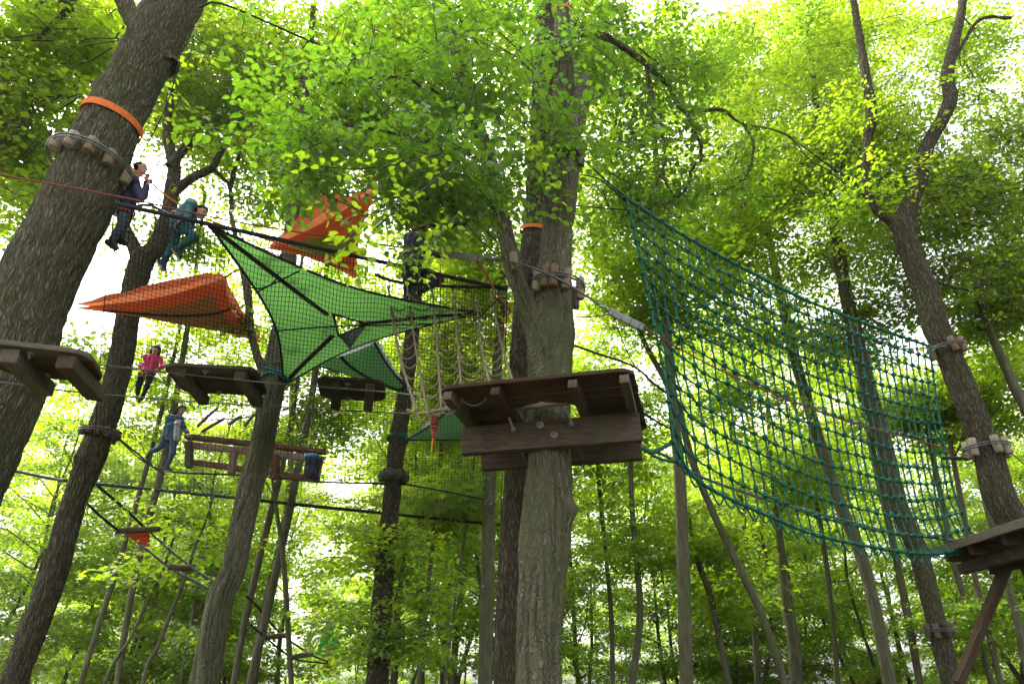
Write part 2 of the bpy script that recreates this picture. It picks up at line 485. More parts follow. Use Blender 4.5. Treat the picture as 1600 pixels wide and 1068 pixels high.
# ------------------------------------------------------------------ foliage
def leaves_from(base, d, nrmv, L, W, g, hi=False):
    """leaf blades: base points, direction, normal, length"""
    d = d / (np.linalg.norm(d, axis=-1, keepdims=True) + 1e-9)
    s = np.cross(nrmv, d); s /= (np.linalg.norm(s, axis=-1, keepdims=True) + 1e-9)
    u = np.cross(d, s)
    L = L[:, None]
    fold = 0.10 * L
    if not hi:
        a = base; t = base + d * L
        l = base + d * L * .45 + s * L * W + u * fold
        r = base + d * L * .45 - s * L * W + u * fold
        V = np.stack([a, l, t, r], 1).reshape(-1, 3)
        k = np.arange(len(base))[:, None] * 4
        T = np.concatenate([k + np.array([0, 1, 2]), k + np.array([0, 2, 3])], 1).reshape(-1, 3)
    else:
        a = base; t = base + d * L - u * L * .12
        m = base + d * L * .5 + u * L * .02
        l1 = base + d * L * .25 + s * L * W * .9 + u * fold; l2 = base + d * L * .62 + s * L * W * .85 + u * fold * .6
        r1 = base + d * L * .25 - s * L * W * .9 + u * fold; r2 = base + d * L * .62 - s * L * W * .85 + u * fold * .6
        V = np.stack([a, l1, l2, t, r2, r1, m], 1).reshape(-1, 3)
        k = np.arange(len(base))[:, None] * 7
        T = np.concatenate([k + np.array(q) for q in ((0, 1, 6), (1, 2, 6), (2, 3, 6), (3, 4, 6), (4, 5, 6), (5, 0, 6))], 1).reshape(-1, 3)
    g.add(V, None, T)

def sprays(g, P, rng, size=.6, nleaf=14, leaf=.09, tilt=.30, droop=.15, az=None, hi=False, W=.36, tw=None):
    """flat twigs with two rows of leaves, starting at the points P"""
    P = np.asarray(P, float); n = len(P)
    if n == 0: return
    if az is None: az = rng.rand(n) * 2 * np.pi
    pitch = rng.normal(-droop, tilt * .7, n)
    a = np.stack([np.cos(az) * np.cos(pitch), np.sin(az) * np.cos(pitch), np.sin(pitch)], 1)
    up = np.array([0, 0, 1.0]) + rng.normal(0, tilt, (n, 3))
    b = np.cross(up, a); b /= np.linalg.norm(b, axis=1)[:, None]
    nn = np.cross(a, b)
    sz = size * rng.uniform(.7, 1.3, n)
    if tw is not None:                                  # the bare twig that carries the leaves
        e = P + a * sz[:, None]; w0, w1 = .0055, .002
        st = P - a * (sz * .35)[:, None] + np.array([0, 0, .05])
        ang3 = (0, 2.094, 4.189)
        Vt = np.stack([st + w0 * (math.cos(q) * b + math.sin(q) * nn) for q in ang3] + [e + w1 * (math.cos(q) * b + math.sin(q) * nn) for q in ang3], 1).reshape(-1, 3)
        k0 = np.arange(n)[:, None] * 6
        tw.add(Vt, np.concatenate([k0 + np.array(q) for q in ((0, 1, 4, 3), (1, 2, 5, 4), (2, 0, 3, 5))], 1).reshape(-1, 4))
    t = (np.arange(nleaf) + .6) / nleaf
    t = t[None, :] + rng.uniform(-.4, .4, (n, nleaf)) / nleaf
    side = np.where(np.arange(nleaf) % 2 == 0, 1.0, -1.0)[None, :] * np.ones((n, 1))
    lat = .34 * sz[:, None] * (1 - (2 * t - .7) ** 2 * .55).clip(.1, 1) * rng.uniform(.05, 1, (n, nleaf))
    base = (P[:, None, :] + a[:, None, :] * (t * sz[:, None])[..., None] + b[:, None, :] * (side * lat)[..., None]
            + nn[:, None, :] * rng.normal(0, .05, (n, nleaf, 1)) * size - np.array([0, 0, 1.0]) * (lat * .35)[..., None])
    d = a[:, None, :] * .7 + b[:, None, :] * (side * rng.uniform(.4, 1.1, (n, nleaf)))[..., None] + rng.normal(0, .22, (n, nleaf, 3))
    d[..., 2] -= .22
    nv = nn[:, None, :] + rng.normal(0, .38, (n, nleaf, 3))
    L = leaf * rng.uniform(.5, 1.4, (n, nleaf)) * rng.uniform(.85, 1.15, (n, 1))
    leaves_from(base.reshape(-1, 3), d.reshape(-1, 3), nv.reshape(-1, 3), L.ravel(), W, g, hi)

# ------------------------------------------------------------------ trunks
def trunk_geo(P, rad, style, seed, det=1.0, bumps=(), g=None):
    """a bark covered stem through the points"""
    P = np.asarray(P, float)
    length = np.linalg.norm(np.diff(P, axis=0), axis=1).sum()
    rmax = max(rad)
    seg = int(np.clip(2 * np.pi * rmax / (.016 / det), 10, 190))
    n = int(np.clip(length / (.05 / det), 10, 420))
    C, r = smooth_line(P, n, rad)
    T, N, B = frames(C)
    th = np.linspace(0, 2 * np.pi, seg, endpoint=False)
    s = np.linspace(0, length, n)
    U = (th / (2 * np.pi))[None, :] * np.ones((n, 1)); Sv = s[:, None] * np.ones((1, seg))
    big = vnoise(U * 5, Sv * .9 + 3, seed + 1, 5) - .5
    if style == 'oak':
        pu = max(6, int(2 * np.pi * rmax / .065))
        wob = vnoise(U * 6, Sv * 3, seed + 5, 6) * 1.2
        q = vnoise(U * pu + wob, Sv * 4.2, seed + 2, pu)
        q2 = vnoise(U * pu * 2 + wob, Sv * 9, seed + 3, pu * 2)
        rd = np.abs(2 * q - 1)
        d = .06 * big * rmax - .034 * (1 - rd) ** 2 + .008 * q2
    elif style == 'hornbeam':
        tw = .35 * Sv
        f = vnoise(U * 7 + tw, Sv * .55, seed + 2, 7)
        pu = max(8, int(2 * np.pi * rmax / .085))
        wob = vnoise(U * 5, Sv * 1.6, seed + 5, 5) * 2.2
        q = np.abs(2 * vnoise(U * pu + wob + tw * 2, Sv * 1.5, seed + 3, pu) - 1)
        q2 = vnoise(U * pu * 3 + wob, Sv * 7, seed + 4, pu * 3)
        d = rmax * (.40 * (f - .5) + .08 * big) - .055 * (1 - q) ** 3 + .006 * q2
    else:
        pu = max(5, int(2 * np.pi * rmax / .06))
        q = vnoise(U * pu, Sv * 5, seed + 2, pu)
        d = rmax * .10 * big + .010 * (q - .5)
    d = d * np.clip(r / rmax, .3, 1)[:, None]
    rr = r[:, None] + d
    dirv = np.cos(th)[None, :, None] * N[:, None, :] + np.sin(th)[None, :, None] * B[:, None, :]
    V = C[:, None, :] + rr[..., None] * dirv
    for c, br, amp in bumps:
        dist = np.linalg.norm(V - np.asarray(c)[None, None, :], axis=-1)
        w = np.exp(-(dist / br) ** 2)
        lump = 1 + .5 * (vnoise(U * 24, Sv * 12, seed + 9, 24) - .5)
        V = V + dirv * (amp * w * lump)[..., None]
    if g is None: g = Geo()
    i = np.arange(n - 1)[:, None] * seg; j = np.arange(seg)[None, :]; k = (j + 1) % seg
    Q = np.stack([i + j, i + k, i + seg + k, i + seg + j], -1).reshape(-1, 4)
    Vf = V.reshape(-1, 3)
    Vf = np.vstack([Vf, C[-1] + T[-1] * r[-1] * .4])
    tt = [(n * seg, (n - 1) * seg + q_, (n - 1) * seg + (q_ + 1) % seg) for q_ in range(seg)]
    g.add(Vf, Q, tt)
    return g
def px_line(pts, Y):
    """pixels (x, y, width in px[, dY]) to points and radii"""
    P, r = [], []
    for q in pts:
        p = at(q[0], q[1], Y + (q[3] if len(q) > 3 else 0))
        k = .95 / math.sqrt(1 + .8 * ((q[0] - 800) / FPX) ** 2)      # a round stem off the axis looks wider
        P.append(p); r.append(q[2] / 2 / ppm(p) * k)
    return np.array(P), r
def to_ground(P, r, flare=1.25):
    d = nrm(P[0] - P[1]); d = d if d[2] < -.3 else np.array([0, 0, -1.0])
    t = (P[0][2] + .15) / -d[2]
    if t < .05: return P, r
    return np.vstack([P[0] + d * t, P]), [r[0] * flare] + list(r)

DENS = 2.15
def cloud_pts(cl, rng, clump=13):
    """spray starts in a lumpy cloud: (px, py, rx, ry, Y, depth radius, sprays)"""
    cx, cy, rx, ry, Y, dY, n = cl
    n = int(n * DENS)
    c = at(cx, cy, Y); k = 1 / ppm(c)
    rad = np.array([rx * k, dY, ry * k])
    nc = max(3, int(n / clump))
    q = rng.normal(0, 1, (nc, 3)); q /= np.linalg.norm(q, axis=1)[:, None]
    q = q * rng.rand(nc, 1) ** (1 / 2.6)
    cen = c + q * rad
    idx = rng.randint(0, nc, n)
    off = rng.normal(0, 1, (n, 3)) * np.array([.40, .40, .09])
    return cen, cen[idx] + off
def hero_tree(name, label, pts, Y, style, mat, seed, clouds=(), limbs=(), bumps=(), det=1.0, leafmat='leaf', leaf=.09, nleaf=13,
              spray=.62, group=None, ground=True, cat='tree', twigs=True, hi=False):
    rng = np.random.RandomState(seed)
    P, r = px_line(pts, Y)
    if ground: P, r = to_ground(P, r)
    t = thing(name, label, cat, (P[0][0], P[0][1], 0), group)
    g = trunk_geo(P, r, style, seed, det, [(at(b[0], b[1], b[2]), b[3], b[4]) for b in bumps])
    obj('trunk', g, M[mat], t)
    tg = Geo(); have = False; side = []
    for lb in limbs:
        LP, lr = px_line(lb[1], lb[0])
        if max(lr) > .045:
            lg = trunk_geo(LP, lr, style, seed + 31 + len(lb[1]), det * .8)
            obj('limb', lg, M[mat], t)
        else:
            C, rr = smooth_line(LP, 7 * len(LP), lr)
            kk = rng.normal(0, 1, (len(C), 3)) * .022
            kk[0] = 0; C = C + kk * np.clip(np.arange(len(C)) / 4, 0, 1)[:, None]
            tube(tg, C, rr, 6); have = True
            sp = []
            for q in range(3, len(C), 2 if Y > 9 else 3):
                T0 = nrm(C[min(q + 1, len(C) - 1)] - C[q - 1])
                d = nrm(np.cross(T0, rng.normal(0, 1, 3)) + T0 * .7 + np.array([0, 0, .15])); ln = rng.uniform(.15, .55)
                e = C[q] + d * ln
                tube(tg, smooth_line([C[q], C[q] + d * ln * .5 + rng.normal(0, .03, 3), e], 5), np.linspace(max(.003, rr[q] * .4), .002, 5), 4, False)
                if clouds: sp += [e, C[q] + d * ln * .6]
            side.append(sp)
    lg = Geo(); nl = 0
    for sp in side:
        if sp: sprays(lg, np.array(sp), rng, spray * .8, nleaf, leaf, hi=hi, tw=tg); nl += 1
    for cl in clouds:
        cen, pp = cloud_pts(cl, rng)
        sprays(lg, pp, rng, spray, nleaf, leaf, hi=hi, tw=tg if Y < 16.5 else None); have = have or Y < 16.5
        nl += len(pp)
        if twigs:
            for c in cen[::3]:
                j = np.argmin(np.linalg.norm(P - c, axis=1) + 3 * np.clip(P[:, 2] - c[2] + .3, 0, 9))
                a = P[j]
                d0 = c - a; ln = np.linalg.norm(d0)
                st = c - d0 * min(1, 1.6 / (ln + 1e-6))
                mid = (st + c) / 2 + rng.normal(0, .08, 3)
                tube(tg, smooth_line([st, mid, c, c + nrm(d0) * .35 + rng.normal(0, .1, 3)], 7), np.linspace(.013, .004, 7), 4, False); have = True
    if have: obj('twigs', tg, M['twig'], t, kind='stuff')
    if nl: obj('crown', lg, M[leafmat], t, smooth=False)
    return t

# forest tree patterns: mesh data shared between the copies
def tree_pattern(seed, H, r0, z0, Rc, nl, nsub, nspr, leaf, nleaf, spray=.7, lean=.3):
    rng = np.random.RandomState(seed)
    k = 7
    P = np.zeros((k, 3)); P[:, 2] = np.linspace(-.15, H, k)
    P[1:, 0] = np.cumsum(rng.normal(0, lean, k - 1)); P[1:, 1] = np.cumsum(rng.normal(0, lean, k - 1))
    rad = r0 * (1 - np.linspace(0, 1, k) ** 1.15 * .88); rad[0] *= 1.2
    tg = trunk_geo(P, list(rad), 'slim', seed, .45)
    lg = Geo(); pts = []; az_ = []
    C = smooth_line(P, 60)
    for i in range(nl):
        f = (i + rng.rand() * .8) / nl
        z = z0 + (H * .98 - z0) * f
        c = C[np.argmin(np.abs(C[:, 2] - z))]
        ln = Rc * (.45 + .75 * math.sin(math.pi * (.12 + .80 * f))) * rng.uniform(.6, 1.15) * (1 if f < .85 else .6)
        az = i * 2.4 + rng.uniform(-.5, .5)
        el = rng.uniform(.1, .5) + .5 * f
        d = np.array([math.cos(az) * math.cos(el), math.sin(az) * math.cos(el), math.sin(el)])
        q = [c, c + d * ln * .35, c + d * ln * .7 + np.array([0, 0, -.03 * ln]), c + d * ln + np.array([0, 0, -.16 * ln])]
        L = smooth_line(np.array(q) + np.vstack([[0, 0, 0], rng.normal(0, .12, (3, 3))]), 9)
        rl = max(.012, r0 * .28 * ln / Rc * (1 - .5 * f))
        tube(tg, L, np.linspace(rl, .006, 9), 4, False)
        for j in range(nsub):
            u = rng.uniform(.25, 1)
            b = L[int(u * 8)]
            a2 = az + rng.choice([-1, 1]) * rng.uniform(.2, 1.1)
            l2 = ln * rng.uniform(.18, .42)
            e = b + np.array([math.cos(a2) * l2, math.sin(a2) * l2, rng.uniform(-.15, .2) * l2])
            tube(tg, smooth_line([b, (b + e) / 2 + rng.normal(0, .05, 3), e], 4), np.linspace(.009, .003, 4), 3, False)
            for w in range(nspr):
                uu = rng.uniform(.1, 1.05)
                pts.append(b + (e - b) * uu + rng.normal(0, .10, 3)); az_.append(a2 + rng.uniform(-1, 1))
    sprays(lg, pts, rng, spray, nleaf, leaf, az=np.array(az_), tilt=.25)
    a, b = tg.mesh('trunk'), lg.mesh('crown', smooth=False)
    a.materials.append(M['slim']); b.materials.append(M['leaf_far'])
    return a, b
def forest_tree(pat, loc, rot, sc, name, label, group):
    t = thing(name, label, 'tree', (0, 0, 0), group)
    t.location = loc; t.rotation_euler = (0, 0, rot); t.scale = sc
    for nm, me in zip(('trunk', 'crown'), pat):
        o = bpy.data.objects.new(nm, me); o.parent = t; link(o)
    return t

# ================================================================== the trees of the course
TR = {}
def reg(key, pts, Y):
    TR[key] = px_line(pts, Y)
def near_trunk(key, px, py):
    """centre, radius and axis of a registered stem nearest to a pixel"""
    P, r = TR[key]
    C, rr = smooth_line(P, 400, r)
    best, bi = 1e9, 0
    for i in range(400):
        v = C[i] - EYE
        zc = v[1] * CP + v[2] * SP
        x = 800 + FPX * v[0] / zc; y = 534 - FPX * (v[2] * CP - v[1] * SP) / zc
        dd = (x - px) ** 2 + (y - py) ** 2
        if dd < best: best, bi = dd, i
    i0, i1 = max(0, bi - 4), min(399, bi + 4)
    return C[bi], rr[bi], nrm(C[i1] - C[i0])

t1 = [(-190, 1068, 168), (-75, 790, 154), (0, 620, 145), (55, 450, 138), (115, 330, 126), (148, 250, 114), (180, 180, 98), (215, 115, 92),
      (247, 55, 94), (290, -30, 88), (325, -110, 76), (355, -200, 66)]
reg('t1', t1, 6.9)
hero_tree('oak_tree', 'thick leaning grey oak trunk with an orange strap near its top', t1, 6.9, 'oak', 'oak', 11,
          clouds=[(50, 70, 150, 110, 8.0, 1.1, 210), (0, 210, 90, 130, 8.4, 1.0, 120), (-90, 120, 120, 160, 8, 1.4, 140)],
          limbs=[(6.95, [(262, 105, 44), (232, 62, 44), (207, 28, 36), (187, -15, 32), (160, -85, 28)]),
                 (6.95, [(195, 190, 40), (168, 158, 40), (160, 142, 36), (156, 131, 26)]),
                 (7.4, [(160, -60, 24), (120, 0, 16), (95, 25, 11), (60, 60, 6)]),
                 (7.2, [(110, 5, 8), (50, -15, 5)]),
                 (7.6, [(0, 225, 5), (20, 210, 5), (40, 180, 4), (65, 145, 3)])],
          bumps=[(28, 505, 6.45, .08, .03), (255, 48, 6.5, .09, .03)],
          leafmat='leaf', leaf=.115, nleaf=14, spray=.7)

t2 = [(18, 1090, 52), (30, 1043, 50), (84, 898, 48), (114, 789, 45), (148, 700, 50), (183, 590, 44), (203, 480, 40), (222, 408, 44), (243, 388, 34), (262, 340, 28),
      (268, 300, 26), (272, 260, 22), (262, 210, 17), (268, 140, 13), (285, 40, 9)]
reg('t2', t2, 11.8)
hero_tree('oak_tree', 'second oak from the left, forked behind the two climbing boys', t2, 11.8, 'oak', 'oak_dark', 12,
          clouds=[(255, 110, 150, 100, 13.5, 2.2, 420), (345, 215, 90, 60, 13.5, 1.6, 130), (105, 290, 60, 60, 13, 1.2, 80), (300, 380, 60, 40, 13, 1.2, 60), (140, 100, 140, 120, 14.5, 2, 330), (30, 330, 80, 100, 14, 1.5, 160), (150, 575, 70, 30, 13, 1.2, 60), (345, 110, 110, 110, 15, 2, 300)],
          limbs=[(11.8, [(222, 420, 30), (206, 378, 22), (190, 340, 16), (168, 290, 12), (148, 215, 8)]),
                 (11.8, [(268, 302, 22), (300, 278, 16), (330, 262, 13), (348, 232, 10), (378, 170, 6)]),
                 (11.7, [(266, 262, 20), (290, 230, 15), (312, 212, 13)]),
                 (12.2, [(362, 330, 9), (362, 285, 9), (376, 238, 6), (398, 180, 3)]),
                 (12.2, [(330, 262, 9), (355, 285, 6), (362, 310, 5)])],
          bumps=[(118, 712, 11.5, .14, .11), (172, 655, 11.5, .12, .05), (195, 545, 11.5, .1, .04)], leaf=.115)

t3 = [(314, 1085, 52), (323, 1043, 51), (342, 934, 49), (360, 893, 47), (378, 815, 46), (394, 750, 47), (408, 703, 46), (417, 655, 43), (426, 610, 46), (434, 560, 36), (442, 500, 29), (450, 420, 25),
      (458, 330, 22), (464, 270, 20), (475, 150, 15), (490, 10, 10)]
reg('t3', t3, 11.2)
hero_tree('hornbeam_tree', 'knotted grey hornbeam trunk leaning in front of the wooden bench frame', t3, 11.2, 'hornbeam', 'hornbeam', 13,
          clouds=[(430, 110, 230, 140, 13.0, 2.6, 620), (450, 265, 110, 70, 12.6, 1.4, 150)],
          limbs=[(11.1, [(418, 592, 26), (403, 562, 19), (392, 520, 15), (385, 450, 13), (374, 400, 10), (360, 330, 7)]),
                 (11.0, [(392, 520, 8), (375, 500, 5), (345, 495, 3)])],
          bumps=[(368, 792, 10.9, .11, .07), (392, 800, 10.9, .09, .06), (407, 690, 10.9, .10, .06), (345, 905, 10.8, .09, .05), (372, 880, 10.9, .09, .04),
                 (340, 990, 10.8, .12, .04)], leaf=.115)

t4 = [(586, 1085, 34), (591, 1021, 34), (598, 920, 33), (610, 800, 30), (621, 690, 30), (632, 620, 27), (642, 540, 25), (650, 450, 23), (660, 330, 21), (668, 200, 17), (680, 60, 12)]
reg('t4', t4, 14.0)
hero_tree('oak_tree', 'dark straight oak with teal rope behind the small wooden platform', t4, 14.0, 'oak', 'oak_dark', 14,
          clouds=[(640, 150, 260, 170, 15.5, 2.6, 760), (610, 860, 50, 90, 13.7, .5, 60), (565, 1000, 40, 60, 13.6, .8, 26), (640, 970, 60, 60, 13.6, .8, 50), (700, 370, 110, 70, 15.5, 1.5, 150)],
          bumps=[(606, 660, 13.8, .1, .06), (600, 745, 13.8, .10, .05)], leaf=.115)

t5 = [(795, 1085, 52), (798, 981, 52), (803, 850, 50), (808, 753, 47), (820, 525, 46), (829, 420, 46), (838, 340, 44), (846, 200, 40), (852, 80, 36), (856, -60, 32), (860, -220, 24)]
reg('t5', t5, 9.6)
hero_tree('oak_tree', 'dark furrowed oak standing close behind the central hornbeam', t5, 9.6, 'oak', 'oak_dark', 15,
          clouds=[(700, 60, 260, 110, 11.5, 2.0, 330), (940, 30, 140, 90, 11.5, 1.6, 200), (690, 260, 130, 80, 11.5, 1.4, 140)], leaf=.115)

t6 = [(838, 1085, 85.6), (842, 981, 82.4), (852, 850, 83.5), (859, 753, 74.9), (858, 660, 72.8), (858, 581, 78.1), (862, 525, 85.6), (868, 460, 66.3), (871, 384, 56.7), (873, 328, 56.7),
      (880, 240, 47.1), (880, 150, 36.4), (878, 28, 25.7), (876, -80, 21.4), (874, -200, 15.0)]
reg('t6', t6, 8.0)
t6l = [(856, 610, 46), (845, 540, 46), (826, 490, 38), (808, 440, 33), (794, 384, 30), (779, 328, 31), (765, 250, 28), (745, 190, 25), (722, 120, 23),
       (705, 60, 21), (690, 10, 19), (668, -60, 15)]
reg('t6l', t6l, 7.92)
ARC = [(880, 60, 15, 0), (925, 52, 13, .5), (960, 66, 12, .9), (1000, 93, 11, 1.2), (1040, 130, 10, 1.5), (1060, 165, 9, 1.7), (1075, 178, 9, 1.9)]
T6 = hero_tree('hornbeam_tree', 'moss streaked hornbeam carrying the big wooden platform', t6, 8.0, 'hornbeam', 'hornbeam', 16,
          clouds=[(740, 40, 150, 80, 7.6, .8, 56), (620, 60, 140, 80, 7.0, .8, 60), (540, 150, 120, 60, 6.8, .6, 56), (670, 170, 120, 80, 7.0, .8, 58), (790, 200, 90, 110, 7.1, .5, 36),
                  (480, 235, 100, 40, 6.4, .5, 36), (630, 262, 110, 45, 6.3, .5, 40), (730, 290, 60, 50, 6.6, .5, 22), (860, 190, 60, 110, 7.0, .4, 18),
                  (985, 120, 130, 110, 10, 1.4, 150), (1010, 290, 90, 90, 10.5, 1.2, 110)],
          limbs=[(7.92, t6l),
                 (7.8, [(884, 240, 44), (897, 195, 38), (908, 155, 32), (913, 122, 22)]),
                 (7.75, [(895, 190, 30), (915, 160, 26), (927, 142, 18)]),
                 (8.0, ARC),
                 (9.9, [(1075, 178, 9), (1100, 173, 8), (1130, 172, 7), (1158, 192, 6), (1200, 200, 5), (1235, 214, 5), (1262, 246, 4), (1290, 264, 4), (1322, 288, 3)]),
                 (9.9, [(1075, 178, 8), (1085, 205, 7), (1097, 238, 6), (1085, 262, 5), (1066, 300, 5), (1010, 330, 3)]),
                 (9.9, [(1160, 192, 5), (1177, 220, 4), (1172, 265, 4), (1150, 292, 4), (1110, 305, 3)]),
                 (9.3, [(1008, 100, 6), (1020, 150, 5), (1030, 190, 5), (1040, 235, 4), (1036, 278, 4), (1052, 300, 3)]),
                 (7.5, [(772, 262, 12, .3), (740, 235, 9), (680, 225, 7, -.3), (600, 205, 5, -.6), (500, 190, 3, -.9)]),
                 (7.3, [(790, 312, 11, .5), (758, 314, 8), (738, 332, 7), (725, 352, 6), (712, 372, 4)]),
                 (7.0, [(728, 350, 5), (680, 352, 4), (640, 358, 3, -.3)]),
                 (7.0, [(745, 190, 9, .8), (690, 150, 7), (610, 120, 5, -.2), (520, 130, 3, -.4)]),
                 (7.0, [(700, 300, 5), (655, 318, 5), (625, 335, 3)])],
          bumps=[(900, 795, 7.85, .13, .12), (846, 905, 7.6, .10, .07), (838, 925, 7.6, .1, .03), (822, 480, 7.5, .09, .05), (895, 470, 7.7, .12, .06), (866, 640, 7.65, .1, .02)],
          leaf=.095, nleaf=12, spray=.55, leafmat='leaf_shaded', hi=True)

t7 = [(1660, 950, 70), (1606, 850, 64), (1564, 780, 58), (1543, 705, 51), (1513, 630, 49), (1485, 560, 46), (1462, 510, 46), (1447, 455, 45), (1432, 420, 40),
      (1418, 380, 40), (1412, 350, 38), (1425, 310, 30), (1437, 280, 28), (1448, 230, 25), (1470, 190, 25), (1485, 155, 26), (1480, 120, 22), (1490, 70, 20),
      (1502, 20, 16), (1506, -40, 14), (1510, -120, 9)]
reg('t7', t7, 11.6)
hero_tree('oak_tree', 'forked burled oak holding up the far end of the teal cargo net', t7, 11.6, 'oak', 'oak_dark', 17,
          clouds=[(1330, 230, 130, 120, 12.8, 1.6, 270), (1400, 330, 100, 60, 12.2, 1, 110), (1500, 350, 150, 120, 13, 1.6, 400), (1580, 220, 110, 150, 13, 1.6, 320), (1300, 50, 130, 90, 13, 1.8, 190), (1540, 60, 100, 70, 12.8, 1.2, 120)],
          limbs=[(11.7, [(1412, 368, 28), (1390, 345, 18), (1365, 322, 14), (1352, 270, 15), (1356, 220, 19), (1362, 180, 20), (1355, 130, 18), (1345, 70, 14), (1335, 10, 12), (1324, -50, 9)]),
                 (11.7, [(1372, 330, 10), (1335, 287, 7), (1300, 262, 5), (1250, 225, 3)]),
                 (11.7, [(1490, 95, 8), (1530, 32, 9), (1580, 28, 7)]),
                 (12.2, [(1460, 440, 7), (1520, 450, 6), (1560, 420, 5), (1600, 400, 3)])],
          bumps=[(1478, 475, 11.3, .12, .10), (1432, 462, 11.3, .1, .08), (1520, 605, 11.2, .1, .06), (1580, 715, 11.2, .12, .08), (1512, 560, 11.2, .12, .05), (1495, 145, 11.3, .06, .05)],
          leaf=.098)

